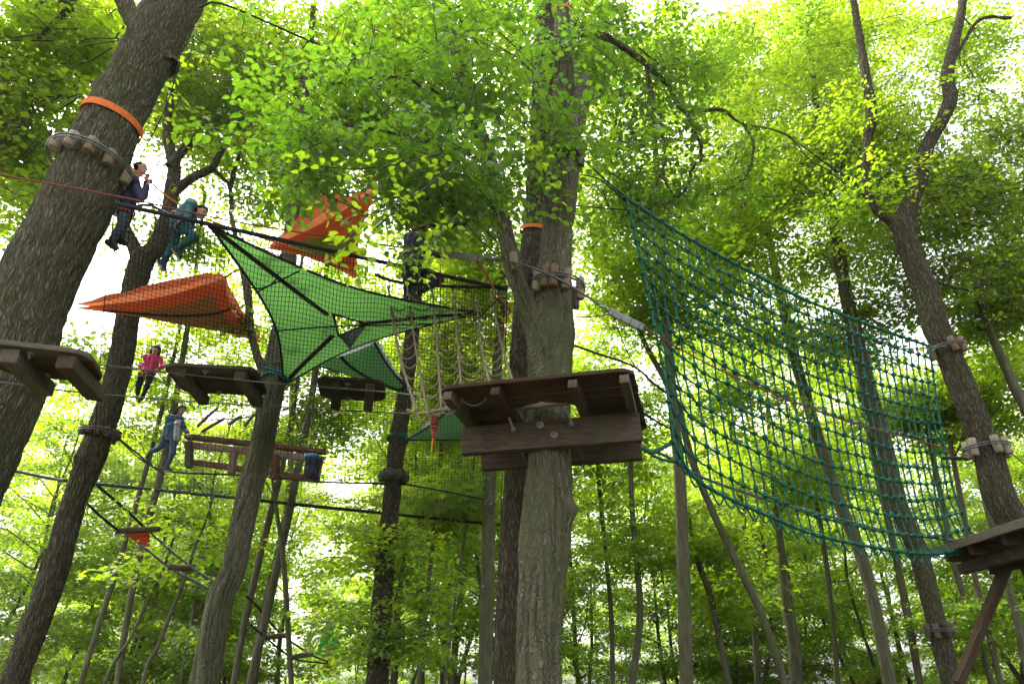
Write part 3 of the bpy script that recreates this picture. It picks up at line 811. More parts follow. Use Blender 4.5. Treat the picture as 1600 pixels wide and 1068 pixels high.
# ------------------------------------------------------------------ slimmer stems behind the nets
slim = [
 ('t8', 17.0, 'straight pale trunk just right of the big platform', [(1073, 1085, 27), (1068, 900, 25), (1062, 740, 23), (1052, 640, 20), (1044, 540, 17), (1035, 400, 14), (1022, 200, 10), (1010, 60, 7)],
  [(1070, 230, 230, 230, 17.5, 3, 900), (1050, 450, 150, 110, 17.5, 2.4, 330), (950, 400, 100, 130, 17.5, 2, 260)]),
 ('t9', 18.0, 'bowed dark trunk curving away below the teal net', [(1232, 1085, 17), (1190, 960, 16), (1152, 880, 15), (1112, 795, 14), (1080, 715, 14), (1062, 645, 13), (1040, 595, 12), (1012, 545, 10), (990, 495, 9), (968, 440, 6), (950, 380, 5)],
  [(1000, 480, 70, 60, 18, 1.5, 90), (1170, 640, 80, 60, 18, 2, 90)]),
 ('t10', 15.0, 'sturdy leaning trunk behind the middle of the teal net', [(1492, 1085, 44), (1465, 980, 41), (1440, 880, 39), (1405, 790, 37), (1382, 700, 35), (1355, 600, 33), (1335, 520, 30), (1315, 420, 25), (1295, 300, 19), (1275, 160, 13), (1262, 40, 9)],
  [(1290, 300, 220, 150, 16, 2.6, 760), (1230, 120, 200, 130, 17, 2.6, 520), (1360, 490, 90, 60, 15.5, 1.6, 140)]),
 ('t11', 18.5, 'slender brown trunk behind the lower part of the teal net', [(1395, 1085, 27), (1352, 890, 26), (1310, 780, 25), (1268, 650, 23), (1240, 550, 21), (1215, 440, 17), (1190, 300, 13), (1170, 150, 9)],
  [(1330, 110, 260, 140, 19.5, 3, 620), (1180, 350, 160, 130, 19, 2.6, 420), (1210, 530, 130, 70, 18.8, 2, 200)]),
 ('t12', 16.0, 'grey trunk seen just left of the central furrowed oak', [(757, 1085, 27), (762, 900, 26), (764, 780, 24), (768, 690, 22), (775, 600, 19), (785, 450, 15), (790, 300, 10)],
  [(760, 470, 60, 90, 16.5, 1.4, 160), (700, 560, 60, 60, 17, 1.4, 110), (740, 330, 80, 90, 16.5, 1.6, 210)]),
 ('t13', 17.0, 'pale mottled stem rising to the girl in the blue jacket', [(180, 1085, 13), (205, 930, 14), (232, 810, 15), (250, 745, 15), (268, 660, 14), (285, 560, 12), (305, 430, 9), (320, 300, 6)],
  [(240, 640, 80, 50, 17.5, 1.6, 60), (320, 520, 70, 60, 17.5, 1.5, 90)]),
 ('t14', 17.5, 'thin greenish pole trunk left of the hanging red triangle', [(120, 1085, 11), (150, 990, 12), (185, 880, 12), (212, 790, 11), (240, 690, 10), (262, 600, 9), (290, 470, 6)],
  [(230, 560, 60, 50, 18, 1.4, 90)]),
 ('t15', 15.5, 'slanting grey stem crossing behind the backpack', [(386, 1085, 17), (402, 1020, 17), (432, 890, 16), (456, 780, 15), (474, 690, 14), (490, 600, 12), (505, 480, 9), (515, 350, 6)],
  [(500, 480, 70, 70, 16.5, 1.5, 140), (520, 640, 60, 40, 16.5, 1.5, 90)]),
 ('t16', 15.8, 'thin bare stem next to the knotted hornbeam', [(362, 1085, 13), (385, 960, 14), (418, 820, 14), (438, 740, 13), (455, 660, 11), (470, 560, 8)],
  [(460, 560, 60, 60, 16.5, 1.4, 90)]),
 ('t17', 15.2, 'short narrow pole tree between two descending rope steps', [(456, 1085, 11), (450, 980, 11), (445, 900, 10), (440, 850, 9), (430, 780, 7), (420, 700, 4)],
  [(430, 700, 50, 40, 15.6, 1, 60)]),
 ('t18', 18.0, 'dark sapling stem beside the lower end of the black netting', [(652, 1085, 8), (668, 930, 8), (676, 850, 8), (686, 760, 7), (690, 680, 6), (694, 600, 4)],
  [(690, 640, 60, 60, 18, 1.4, 120), (650, 800, 60, 50, 18, 1.4, 100)]),
 ('t19', 17.0, 'wavy thin sapling left of the central trees', [(693, 1085, 6), (702, 1010, 6), (712, 930, 5), (724, 850, 5), (735, 780, 4), (742, 700, 3)],
  [(725, 760, 50, 60, 17, 1.2, 100)]),
 ('t20', 13.5, 'curving dark sapling under the hanging red triangle', [(155, 1085, 8), (178, 1035, 8), (204, 996, 7), (232, 935, 7), (254, 891, 6), (271, 840, 4)],
  [(250, 880, 60, 40, 13.5, 1, 22)]),
 ('t21', 13.0, 'second curving sapling nearer the knotted hornbeam', [(220, 1085, 9), (230, 1040, 9), (247, 1007, 8), (272, 945, 8), (291, 898, 7), (306, 850, 6), (320, 818, 5), (334, 774, 4)],
  [(300, 830, 60, 40, 13.2, 1, 24)]),
 ('t22', 21.0, 'slim pole trunk below the corner of the right platform', [(1440, 1085, 16), (1420, 970, 16), (1402, 880, 15), (1385, 800, 14), (1360, 690, 13), (1340, 600, 11), (1320, 480, 8)],
  [(1370, 620, 90, 70, 21, 2, 210)]),
 ('t23', 20.0, 'thin trunk left of the slanted wooden brace', [(1555, 1085, 13), (1525, 985, 13), (1490, 880, 13), (1475, 800, 12), (1455, 700, 11), (1440, 600, 8)],
  [(1450, 640, 80, 60, 20.5, 2, 180), (1500, 960, 60, 50, 20, 2, 120)]),
 ('t24', 19.0, 'thin trunk passing behind the slanted wooden brace', [(1568, 1085, 13), (1550, 1010, 13), (1522, 895, 13), (1505, 800, 12), (1490, 720, 10), (1470, 600, 7)],
  [(1530, 640, 80, 70, 19, 2, 220)]),
 ('t25', 18.0, 'pale leaning trunk at the lower right edge', [(1612, 1085, 17), (1592, 980, 17), (1565, 880, 16), (1540, 780, 15), (1520, 680, 12), (1500, 560, 8)],
  [(1570, 560, 90, 80, 18, 2, 260)]),
 ('t26', 14.5, 'forked leaning tree behind the burled oak at right', [(1680, 800, 26), (1625, 680, 24), (1590, 615, 22), (1570, 570, 20), (1548, 520, 16), (1530, 470, 12), (1522, 420, 9)],
  [(1560, 470, 90, 70, 15, 1.6, 240), (1600, 400, 60, 80, 15, 1.4, 160)]),
 ('t27', 22.0, 'thin trunk standing by itself right of the central hornbeam', [(958, 1085, 9), (955, 960, 9), (948, 880, 8), (940, 800, 8), (932, 700, 6), (925, 600, 4)],
  [(940, 700, 90, 80, 22, 2, 220), (940, 560, 70, 60, 22, 2, 140)]),
 ('t28', 20.0, 'dark ivy tinged stem midway between hornbeam and pale trunk', [(985, 1085, 15), (1000, 960, 13), (992, 850, 11), (987, 780, 10), (985, 700, 9), (980, 600, 6)],
  [(1000, 830, 60, 60, 20, 1.6, 120), (985, 650, 70, 60, 20, 1.6, 130)]),
 ('t29', 23.0, 'twin stemmed trunk below the sag of the teal net', [(1245, 1085, 26), (1240, 1000, 24), (1228, 930, 21), (1222, 870, 15), (1214, 800, 12), (1205, 720, 9), (1198, 620, 6)],
  [(1210, 740, 100, 70, 23, 2, 260), (1120, 920, 70, 60, 22, 2, 160)]),
 ('t30', 21.0, 'bent thin trunk crossing behind the bowed one', [(1142, 1085, 12), (1125, 1000, 13), (1110, 930, 13), (1095, 890, 12), (1083, 850, 9), (1075, 790, 5)],
  [(1100, 830, 70, 50, 21, 1.6, 140)]),
 ('t31', 24.0, 'straight thin trunk under the bottom rope of the teal net', [(1185, 1085, 13), (1178, 960, 12), (1165, 840, 11), (1152, 740, 10), (1135, 620, 8), (1120, 480, 5)],
  [(1130, 560, 110, 80, 24, 2, 260)]),
 ('t32', 25.0, 'distant stem with a side fork near the horizon', [(1310, 1085, 10), (1302, 980, 10), (1290, 870, 10), (1275, 780, 9), (1255, 680, 7)],
  [(1280, 720, 90, 70, 25, 2, 220)]),
]
for i, (key, Y, lab, pts, cl) in enumerate(slim):
    pts = [(a, b, c * .86) for a, b, c in pts]
    reg(key, pts, Y)
    big = pts[0][2] > 26
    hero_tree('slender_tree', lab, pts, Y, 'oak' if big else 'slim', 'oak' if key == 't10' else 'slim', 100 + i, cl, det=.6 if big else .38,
              leafmat='leaf' if Y < 16 else 'leaf_far', leaf=.115 if Y < 16 else .135, nleaf=13, spray=.7)

# ------------------------------------------------------------------ the wood behind
patA = tree_pattern(41, 21, .13, 8.5, 3.6, 36, 7, 4, .155, 11, .85)
patB = tree_pattern(42, 17, .10, 6.0, 3.2, 34, 8, 4, .15, 11, .85)
patC = tree_pattern(43, 12, .09, 2.2, 2.8, 30, 8, 5, .14, 11, .8)
patD = tree_pattern(44, 7, .05, 1.0, 2.1, 22, 8, 5, .125, 12, .7)
rng = np.random.RandomState(77)
spots = []
def put(pats, count, y0, y1, spread, mind, label, group, h_lim=None):
    tries = 0; c = 0
    while c < count and tries < 20000:
        tries += 1
        Y = y0 + (y1 - y0) * rng.rand() ** .8
        X = rng.uniform(-1, 1) * (spread * Y + 4)
        if any((X - a) ** 2 + (Y - b) ** 2 < mind ** 2 for a, b in spots): continue
        k = X / Y
        H = rng.choice(len(pats))
        if h_lim and not h_lim(k, Y, H): continue
        spots.append((X, Y)); c += 1
        s = rng.uniform(.85, 1.15)
        forest_tree(pats[H], (X, Y, 0), rng.uniform(0, 6.28), (s, s, s * rng.uniform(.9, 1.1)), 'forest_tree', label, group)
def lim_near(k, Y, H):
    if .02 < k < .30 and Y < 31: return False
    if -.30 < k < -.17 and Y < 29: return False                  # the view to the far green tent
    if -.95 < k < -.40 and Y < 34: return H == 2                 # the clearing at upper left
    if .55 < k < .95 and Y < 40: return H == 2                   # and the one at upper right
    return True
put([patA, patB, patC], 30, 19, 36, .85, 2.2, 'slim leafy tree in the wood close behind the rope course', 'trees close behind the course', lim_near)
put([patB, patC], 10, 28, 62, .85, 2.0, 'leafy tree deeper in the wood', 'trees deeper in the wood', lambda k, Y, H: -.16 < k < .02)
put([patD, patC], 56, 20, 42, .85, 1.5, 'low bushy young tree under the taller trees behind the course', 'young trees of the understorey', lambda k, Y, H: (H == 0 or Y > 22) and not (-.30 < k < -.17 and Y < 29) and not (.02 < k < .30 and Y < 27))
put([patA, patB, patC], 40, 36, 68, .85, 2.5, 'leafy tree deeper in the wood', 'trees deeper in the wood', None)
put([patB, patC, patD], 26, 68, 115, .85, 3.0, 'small far tree near the edge of the wood', 'far trees at the edge of the wood', None)

# ================================================================== things hung in the trees
def rope(name, label, cat, pts, r, mat, n=None, sag=0.0, seg=5, group=None, kink=0.0):
    P = np.array(pts, float)
    L = np.linalg.norm(np.diff(P, axis=0), axis=1).sum()
    C = smooth_line(P, n or int(max(10, min(120, L / .12))))
    if sag:
        t = np.linspace(0, 1, len(C)); C = C.copy(); C[:, 2] -= 4 * sag * t * (1 - t)
    g = tube(Geo(), C, r, seg)
    o = obj(name, g, M[mat], origin=tuple(C[0]))
    return tag(o, label, cat, group)
def pxs(*q):
    return [at(a, b, c) for a, b, c in q]

# ---- spacer logs held round the stems by a cable
def log_mesh(r, L, seed):
    rnd = random.Random(seed)
    seg = 14
    g = Geo(); rings = [(-.5, .86), (-.47, .98), (-.15, 1.0), (.2, .98), (.47, 1.0), (.5, .88)]
    V = []
    for z, k in rings:
        for j in range(seg):
            a = 2 * math.pi * j / seg
            rr = r * k * (1 + .05 * math.sin(3 * a + seed) + rnd.uniform(-.015, .015))
            V.append((rr * math.cos(a), rr * math.sin(a), z * L))
    n = len(rings)
    Q = [(i * seg + j, i * seg + (j + 1) % seg, (i + 1) * seg + (j + 1) % seg, (i + 1) * seg + j) for i in range(n - 1) for j in range(seg)]
    V += [(0, 0, -.5 * L), (0, 0, .5 * L)]
    T = [(n * seg, (j + 1) % seg, j) for j in range(seg)] + [(n * seg + 1, (n - 1) * seg + j, (n - 1) * seg + (j + 1) % seg) for j in range(seg)]
    g.add(V, Q, T)
    return g
def ring_pts(c, ax, rad, n=48, tilt=(0, 0), phase=0):
    """circle square to a stem; 0 rad looks to the right, -pi/2 to the camera"""
    ax = nrm(ax)
    view = nrm(np.array([c[0], c[1], 0]))
    side = nrm(np.cross(view, ax)); back = nrm(np.cross(ax, side))
    if tilt != (0, 0):
        ax2 = nrm(ax + side * tilt[0] + back * tilt[1])
        side = nrm(side - ax2 * np.dot(side, ax2)); back = nrm(np.cross(ax2, side))
    a = np.linspace(0, 2 * np.pi, n, endpoint=False) + phase
    return c + rad * (np.cos(a)[:, None] * side + np.sin(a)[:, None] * back), side, back
def closed_tube(P, r, seg=6):
    P = np.asarray(P, float); n = len(P)
    T = np.roll(P, -1, 0) - np.roll(P, 1, 0); T /= np.linalg.norm(T, axis=1)[:, None]
    c = P.mean(0); N = P - c; N -= T * (N * T).sum(1)[:, None]; N /= np.linalg.norm(N, axis=1)[:, None]
    B = np.cross(T, N); a = np.linspace(0, 2 * np.pi, seg, endpoint=False)
    V = P[:, None] + r * (np.cos(a)[None, :, None] * N[:, None] + np.sin(a)[None, :, None] * B[:, None])
    i = np.arange(n)[:, None]; j = np.arange(seg)[None, :]
    Q = np.stack([i * seg + j + 0 * i, i * seg + (j + 1) % seg, ((i + 1) % n) * seg + (j + 1) % seg, ((i + 1) % n) * seg + j], -1).reshape(-1, 4)
    return V.reshape(-1, 3), Q
def collar(key, px, py, angs, r, L, label, mat='log', tilt=(0, 0), cable=True, turns=2, extra=1.06):
    c, rad, ax = near_trunk(key, px, py)
    rad = rad * extra
    t = thing('log_collar', label, 'collar', c, None)
    P, side, back = ring_pts(c, ax, rad, tilt=tilt)
    me = log_mesh(r, L, len(angs)).mesh('log'); me.materials.append(M[mat])
    for i, a in enumerate(angs):
        dv = math.cos(a) * side + math.sin(a) * back
        zt = ax + side * tilt[0] * 0
        p = c + dv * (rad + r * .75) + nrm(ax) * random.uniform(-.02, .02)
        Mx = Matrix.Translation(V3(p)) @ axes(dv, np.asarray(zt)) @ Matrix.Rotation(random.uniform(-.1, .1), 4, 'X')
        place('log', me, Mx, t)
    if cable:
        g = Geo()
        for k in range(turns):
            P2, _, _ = ring_pts(c + ax * (.03 - .04 * k), ax, rad + 2 * r * .86, tilt=tilt)
            g.add(*closed_tube(P2, .011))
        obj('cable', g, M['cable'], t)
    return t
PI = math.pi
collar('t1', 134, 258, [-2.75, -2.25, -1.75, -1.25, -.55, -.1, .4, 1.2, 2.2], .064, .21, 'pale spacer logs cabled round the thick leaning oak', tilt=(.16, 0))
collar('t6', 870, 452, [-2.45, -2.0, -1.65, -1.1, -.15, .6, 2.0], .058, .31, 'spacer logs cabled round the hornbeam above its platform', tilt=(0, 0))
collar('t6l', 806, 418, [-1.5], .05, .26, 'single log tucked under the cable on the left limb of the hornbeam', cable=False)
collar('t6', 886, 248, [-.25, .1, .5], .05, .24, 'two weathered logs high on the right side of the hornbeam', mat='wood_grey', cable=False)
collar('t2', 158, 678, [-2.7, -2.2, -1.7, -1.2, -.7, -.2, .6, 1.8], .055, .16, 'ring of grey logs round the second oak, level with the bench frame', mat='wood_grey')
collar('t4', 616, 745, [-2.8, -2.3, -1.9, -1.2, -.9, -.3, .6, 1.8], .07, .20, 'ring of rotten looking logs round the dark straight oak', mat='wood_grey')
collar('t7', 1537, 703, [-2.9, -2.2, -1.0, -.3, .6, 1.8], .065, .30, 'light logs cabled round the burled oak above its platform')
collar('t7', 1478, 548, [-2.6, -1.1, -.4, .8], .06, .28, 'logs wired round the burled oak at the top corner of the teal net', mat='log')
collar('t10', 1467, 988, [-2.4, -1.7, -.9, .4], .06, .26, 'low ring of logs on the leaning trunk by the wooden brace', mat='wood_grey')

# ---- tree protection and sling straps
def strap(key, px, py, w, mat, label, tilt=(0, 0), extra=1.05, arc=None):
    c, rad, ax = near_trunk(key, px, py)
    n = 64
    P, side, back = ring_pts(c, ax, rad * extra, n, tilt)
    P2, _, _ = ring_pts(c + nrm(ax) * w, ax, rad * extra, n, tilt)
    out = P - c; out /= np.linalg.norm(out, axis=1)[:, None]
    V = np.concatenate([P, P2, P + out * .008, P2 + out * .008])
    i = np.arange(n); k = (i + 1) % n
    Q = np.concatenate([np.stack([i + 2 * n, k + 2 * n, k + 3 * n, i + 3 * n], 1), np.stack([i, i + n, k + n, k], 1),
                        np.stack([i + n, i + 3 * n, k + 3 * n, k + n], 1), np.stack([i, k, k + 2 * n, i + 2 * n], 1)])
    g = Geo().add(V, Q)
    o = obj('tree_strap', g, M[mat], origin=tuple(c), smooth=False)
    return tag(o, label, 'strap')
strap('t1', 177, 196, .10, 'rope_orange', 'bright orange strap round the thick leaning oak', tilt=(.10, -.12))
strap('t5', 838, 362, .07, 'rope_orange', 'orange strap round the dark oak beside the central hornbeam', tilt=(0, -.25), extra=1.10)
strap('t6', 872, 22, .06, 'rope_orange', 'faded orange strap behind leaves at the very top of the hornbeam', extra=1.12)
c_, r_, a_ = near_trunk('t4', 621, 688)
g = Geo()
for k, tl in enumerate(((.12, .1), (-.10, .15), (.02, -.08))):
    P_, _, _ = ring_pts(c_ + a_ * .03 * k, a_, r_ * 1.12, 40, tl); g.add(*closed_tube(P_, .022))
tag(obj('tent_strap', g, M['rope_green'], origin=tuple(c_)), 'green rope wound round the dark straight oak', 'strap')
c_, r_, a_ = near_trunk('t3', 431, 596)
g = Geo()
for k, tl in enumerate(((.25, .2), (-.25, .15), (.35, -.08), (.05, .4))):
    P_, _, _ = ring_pts(c_ + a_ * .06 * k, a_, r_ * 1.14, 40, tl); g.add(*closed_tube(P_, .016))
tag(obj('tent_strap', g, M['rope_teal'], origin=tuple(c_)), 'blue green strap tangled round the knotted hornbeam under the green tent', 'strap')

# ---- tree tents
def tri_cloth(A, B, Cc, n=26, pull=.06, sag=.12, hole=None):
    """stretched triangle with hollow edges; returns a point function and a mesh"""
    A, B, Cc = map(lambda q: np.asarray(q, float), (A, B, Cc))
    cen = (A + B + Cc) / 3
    def pt(a, b, c):
        p = a * A + b * B + c * Cc
        e = (a * b * (1 - c) ** 6 + b * c * (1 - a) ** 6 + c * a * (1 - b) ** 6) * 4
        p = p + (cen - p) * pull * e * 2.6
        p = p - np.array([0, 0, sag]) * 27 * a * b * c
        return p
    V, idx = [], {}
    for i in range(n + 1):
        for j in range(n + 1 - i):
            idx[i, j] = len(V); V.append(pt(i / n, j / n, (n - i - j) / n))
    F = []
    for i in range(n):
        for j in range(n - i):
            F.append(((i, j), (i + 1, j), (i, j + 1)))
            if i + j < n - 1: F.append(((i + 1, j), (i + 1, j + 1), (i, j + 1)))
    return pt, V, idx, F
def cloth_part(name, V, T, mat, parent, th=.004, label=None):
    """thin double skin"""
    V = np.asarray(V, float); T = np.asarray(T)
    used = np.unique(T); mp = -np.ones(len(V), int); mp[used] = np.arange(len(used))
    V = V[used]; T = mp[T]
    me_n = np.zeros_like(V)
    fn = np.cross(V[T[:, 1]] - V[T[:, 0]], V[T[:, 2]] - V[T[:, 0]])
    for k in range(3): np.add.at(me_n, T[:, k], fn)
    me_n /= np.linalg.norm(me_n, axis=1)[:, None] + 1e-9
    g = Geo(); g.add(V, None, T)
    return obj(name, g, mat, parent, label=label)
def ribbon(name, line, width, up, mat, parent, n=24):
    C = smooth_line(line, n)
    T, _, _ = frames(C)
    s = np.cross(T, np.asarray(up, float)); s /= np.linalg.norm(s, axis=1)[:, None]
    u = np.cross(s, T) * .006
    V = np.concatenate([C - s * width / 2 - u, C + s * width / 2 - u, C + s * width / 2 + u, C - s * width / 2 + u])
    i = np.arange(n - 1)
    Q = np.concatenate([np.stack([i + a * n, i + 1 + a * n, i + 1 + b * n, i + b * n], 1) for a, b in ((0, 1), (1, 2), (2, 3), (3, 0))])
    return obj(name, Geo().add(V, Q), mat, parent)

HT = 5.0
A = ath(328, 352, HT); B = ath(443, 602, HT); Cc = ath(748, 489, HT)
tent = thing('tree_tent', 'big green three cornered trampoline tent seen from below', 'tent', (A + B + Cc) / 3)
pt, V, idx, F = tri_cloth(A, B, Cc, n=40, pull=.10, sag=.06)
# three panels, with a triangular hatch in the middle
hatch = lambda a, b, c: (abs(a - .28) + abs(b - .36) + abs(c - .36))
pan = {0: [], 1: [], 2: []}
Vb = {}
nn_ = 40
for (i, j), k in idx.items(): Vb[k] = (i / nn_, j / nn_, (nn_ - i - j) / nn_)
def in_hatch(a, b, c): return a > .215 and b > .235 and c > .305 and True
hole_n = 0
for f in F:
    ks = [idx[q] for q in f]
    a, b, c = np.mean([Vb[k] for k in ks], 0)
    if a > .22 and b > .26 and c > .37: hole_n += 1; continue
    s = 0 if (c < a and c < b) else (1 if (a <= b and a <= c) else 2)
    pan[s].append(ks)
for s in range(3): cloth_part('floor_panel', V, pan[s], M['green_cloth'], tent)
ctr = np.array([.28, .32, .40])
zdn = np.array([0, 0, -.012])
for q in ((1, 0, 0), (0, 1, 0), (0, 0, 1)):
    q = np.array(q, float)
    st = ctr + (q - ctr) * (.14)
    line = [pt(*(st + (q - st) * t)) + zdn for t in np.linspace(0, 1, 9)]
    ribbon('floor_strap', line, .075, (0, 0, 1), M['strap'], tent)
for q0, q1 in (((1, 0, 0), (0, 1, 0)), ((0, 1, 0), (0, 0, 1)), ((0, 0, 1), (1, 0, 0))):
    q0, q1 = np.array(q0, float), np.array(q1, float)
    line = [pt(*(q0 + (q1 - q0) * t)) for t in np.linspace(0, 1, 15)]
    obj('edge_webbing', tube(Geo(), smooth_line(line, 40), .020, 6), M['strap'], tent)
hv = [pt(.22, .26, .52), pt(.22, .41, .37), pt(.37, .26, .37)]
g = Geo()
for k in range(3): tube(g, smooth_line([hv[k] + zdn, hv[(k + 1) % 3] + zdn], 6), .016, 6)
obj('hatch_rim', g, M['strap'], tent)
fl = [hv[1] + zdn, hv[0] * .55 + hv[1] * .45 + np.array([0, 0, -.10]), hv[1] + np.array([.05, .0, -.34]), hv[0] + zdn]
cloth_part('hatch_flap', [hv[0], hv[1], (hv[0] + hv[1]) / 2 + np.array([.0, -.05, -.36])], [(0, 1, 2)], M['strap'], tent)
obj('trip_line', tube(Geo(), smooth_line(pxs((438, 396, 7.6), (437, 420, 7.75), (428, 440, 7.9), (410, 450, 8.0), (388, 449, 8.0)), 30), .010, 5), M['rope_black'], tent)
obj('cross_line', tube(Geo(), smooth_line([pt(.72, 0.02, .26) + zdn * 3, pt(.72, .26, .02) + zdn * 3], 8), .012, 5), M['rope_black'], tent)
obj('side_line', tube(Geo(), smooth_line([pt(.43, .56, .01) + zdn * 3, pt(.3, .33, .37) + zdn * 3, pt(.02, .12, .86) + zdn * 3], 30), .012, 5), M['rope_black'], tent)

# orange tent between the two oaks
HO = 6.0
L_ = ath(112, 481, 5.75); R_ = ath(411, 534, HO); F_ = ath(352, 434, HO)
tent2 = thing('tree_tent', 'orange tent with an olive floor hanging in front of the second oak', 'tent', (L_ + R_ + F_) / 3)
pt2, V, idx, F = tri_cloth(L_, R_, F_, n=30, pull=.09, sag=.14)
Vb = {idx[i, j]: (i / 30, j / 30, (30 - i - j) / 30) for (i, j) in idx}
flo, ski = [], []
for f in F:
    ks = [idx[q] for q in f]; a, b, c = np.mean([Vb[k] for k in ks], 0)
    (flo if (c > .07 and b > .15 and a > .10 and a < .78) else ski).append(ks)
cloth_part('floor', V, flo, M['olive_cloth'], tent2)
cloth_part('floor_skirt', V, ski, M['orange_cloth'], tent2)
# fly: a ridge raised above the floor
apex = (L_ + R_ + F_ * 2.6) / 4.6 + np.array([-.15, 0, .42])
def fly(L, R_, F_, apex, mat, parent, n=16, lift=.05, droop=.16):
    for a, b in ((L, F_), (F_, R_), (R_, L)):
        V, ix = [], {}
        for i in range(n + 1):
            for j in range(n + 1 - i):
                w = np.array([i, j, n - i - j]) / n
                p = w[0] * a + w[1] * b + w[2] * apex + np.array([0, 0, lift])
                p = p - np.array([0, 0, 1.0]) * droop * 4 * w[2] * (1 - w[2]) - (p - apex) * .12 * 4 * w[0] * w[1] * np.array([1, 1, .3])
                p = p + np.array([0, 0, .025]) * math.sin(w[0] * 19 + w[1] * 7)
                ix[i, j] = len(V); V.append(p)
        T = []
        for i in range(n):
            for j in range(n - i):
                T.append((ix[i, j], ix[i + 1, j], ix[i, j + 1]))
                if i + j < n - 1: T.append((ix[i + 1, j], ix[i + 1, j + 1], ix[i, j + 1]))
        cloth_part('fly_panel', V, T, mat, parent)
fly(L_, R_, F_, apex, M['orange_cloth'], tent2, droop=-.045)
ribbon('floor_strap', [pt2(*(np.array([.86, .08, .06]) + (np.array([.0, .42, .58]) - np.array([.86, .08, .06])) * t)) + zdn for t in np.linspace(0, 1, 8)], .07, (0, 0, 1), M['strap'], tent2)
obj('corner_line', tube(Geo(), smooth_line(pxs((352, 434, 9.6), (366, 424, 9.4), (392, 412, 9.2)), 8), .014, 5), M['rope_black'], tent2)

# second orange tent, high between the leaves
H3 = 6.6
a3 = ath(415, 388, H3 - .2); b3 = ath(590, 292, H3 + .4); c3 = ath(556, 436, H3)
tent3 = thing('tree_tent', 'orange tent high up behind the beech leaves, above the green one', 'tent', (a3 + b3 + c3) / 3)
pt3, V, idx, F = tri_cloth(a3, b3, c3, n=26, pull=.07, sag=.14)
Vb = {idx[i, j]: (i / 26, j / 26, (26 - i - j) / 26) for (i, j) in idx}
flo, ski = [], []
for f in F:
    ks = [idx[q] for q in f]; a, b, c = np.mean([Vb[k] for k in ks], 0)
    (flo if (min(a, b, c) > .10 and abs(b - c) < .22) else ski).append(ks)
cloth_part('floor', V, flo, M['green_cloth'], tent3)
cloth_part('floor_skirt', V, ski, M['orange_cloth'], tent3)
fly(a3, b3, c3, (a3 * 1.6 + b3 + c3) / 3.6 + np.array([-.15, -.1, .9]), M['orange_cloth'], tent3, lift=.06)

# smaller green tents farther back
a4 = ath(478, 566, 6.0); b4 = ath(585, 535, 6.0); c4 = ath(652, 622, 6.0)
tent4 = thing('tree_tent', 'light green tent with a grey fly edge above the small wooden platform', 'tent', (a4 + b4 + c4) / 3)
pt4, V, idx, F = tri_cloth(a4, b4, c4, n=22, pull=.06, sag=.12)
cloth_part('floor', V, [[idx[q] for q in f] for f in F], M['green_light'], tent4)
fly(a4, b4, c4, (a4 + b4 + c4) / 3 + np.array([0, 0, .9]), M['white_cloth'], tent4, lift=.05)
ribbon('floor_strap', [pt4(*(np.array([.55, .45, 0]) + (np.array([0, 0, 1]) - np.array([.55, .45, 0])) * t)) + zdn for t in np.linspace(0, 1, 8)], .08, (0, 0, 1), M['strap'], tent4)
obj('edge_webbing', tube(Geo(), smooth_line([pt4(0, 1 - t, t) for t in np.linspace(0, 1, 12)], 24), .025, 6), M['strap'], tent4)
obj('edge_webbing', tube(Geo(), smooth_line([pt4(1 - t, 0, t) for t in np.linspace(0, 1, 12)], 24), .025, 6), M['strap'], tent4)
a5 = ath(634, 687, 4.6); b5 = ath(800, 690, 4.6); c5 = ath(705, 634, 4.6)
tent5 = thing('tree_tent', 'green tent corner showing behind the left end of the big platform', 'tent', (a5 + b5 + c5) / 3)
pt5, V, idx, F = tri_cloth(a5, b5, c5, n=20, pull=.05, sag=.08)
cloth_part('floor', V, [[idx[q] for q in f] for f in F], M['green_light'], tent5)
fly(a5, b5, c5, (a5 + b5 + c5) / 3 + np.array([0, 0, .8]), M['white_cloth'], tent5, lift=.05)
for q0, q1 in (((1, 0, 0), (0, 0, 1)), ((1, 0, 0), (0, 1, 0))):
    q0, q1 = np.array(q0, float), np.array(q1, float)
    obj('edge_webbing', tube(Geo(), smooth_line([pt5(*(q0 + (q1 - q0) * t)) for t in np.linspace(0, 1, 10)], 20), .022, 6), M['strap'], tent5)
# far green tent low in the wood, over its little deck
a6, b6, c6 = at(488, 1022, 24), at(560, 1030, 25.5), at(520, 1026, 27); ap6 = at(512, 960, 25)
tent6 = thing('tree_tent', 'bright green peaked tent low down in the distance behind branches', 'tent', (a6 + b6 + c6) / 3)
fly(a6, c6, b6, ap6, M['far_green'], tent6, n=10, lift=0, droop=.3)
p6 = thing('far_platform', 'dark far platform at the foot of the distant green tent', 'platform', at(510, 1036, 24.5))
for k in range(4):
    beam('plank', at(478, 1032, 23.8 + k * .35), at(560, 1035, 23.8 + k * .35), .30, .05, M['wood'], p6, seed=k)
for x in (490, 545): beam('joist', at(x, 1036, 23.4) + np.array([0, 0, -.08]), at(x, 1036, 25.4) + np.array([0, 0, -.08]), .12, .10, M['wood'], p6)
beam('post', at(512, 1050, 24), at(512, 1008, 24), .22, .22, M['log'], p6, up=(0, 1, 0))

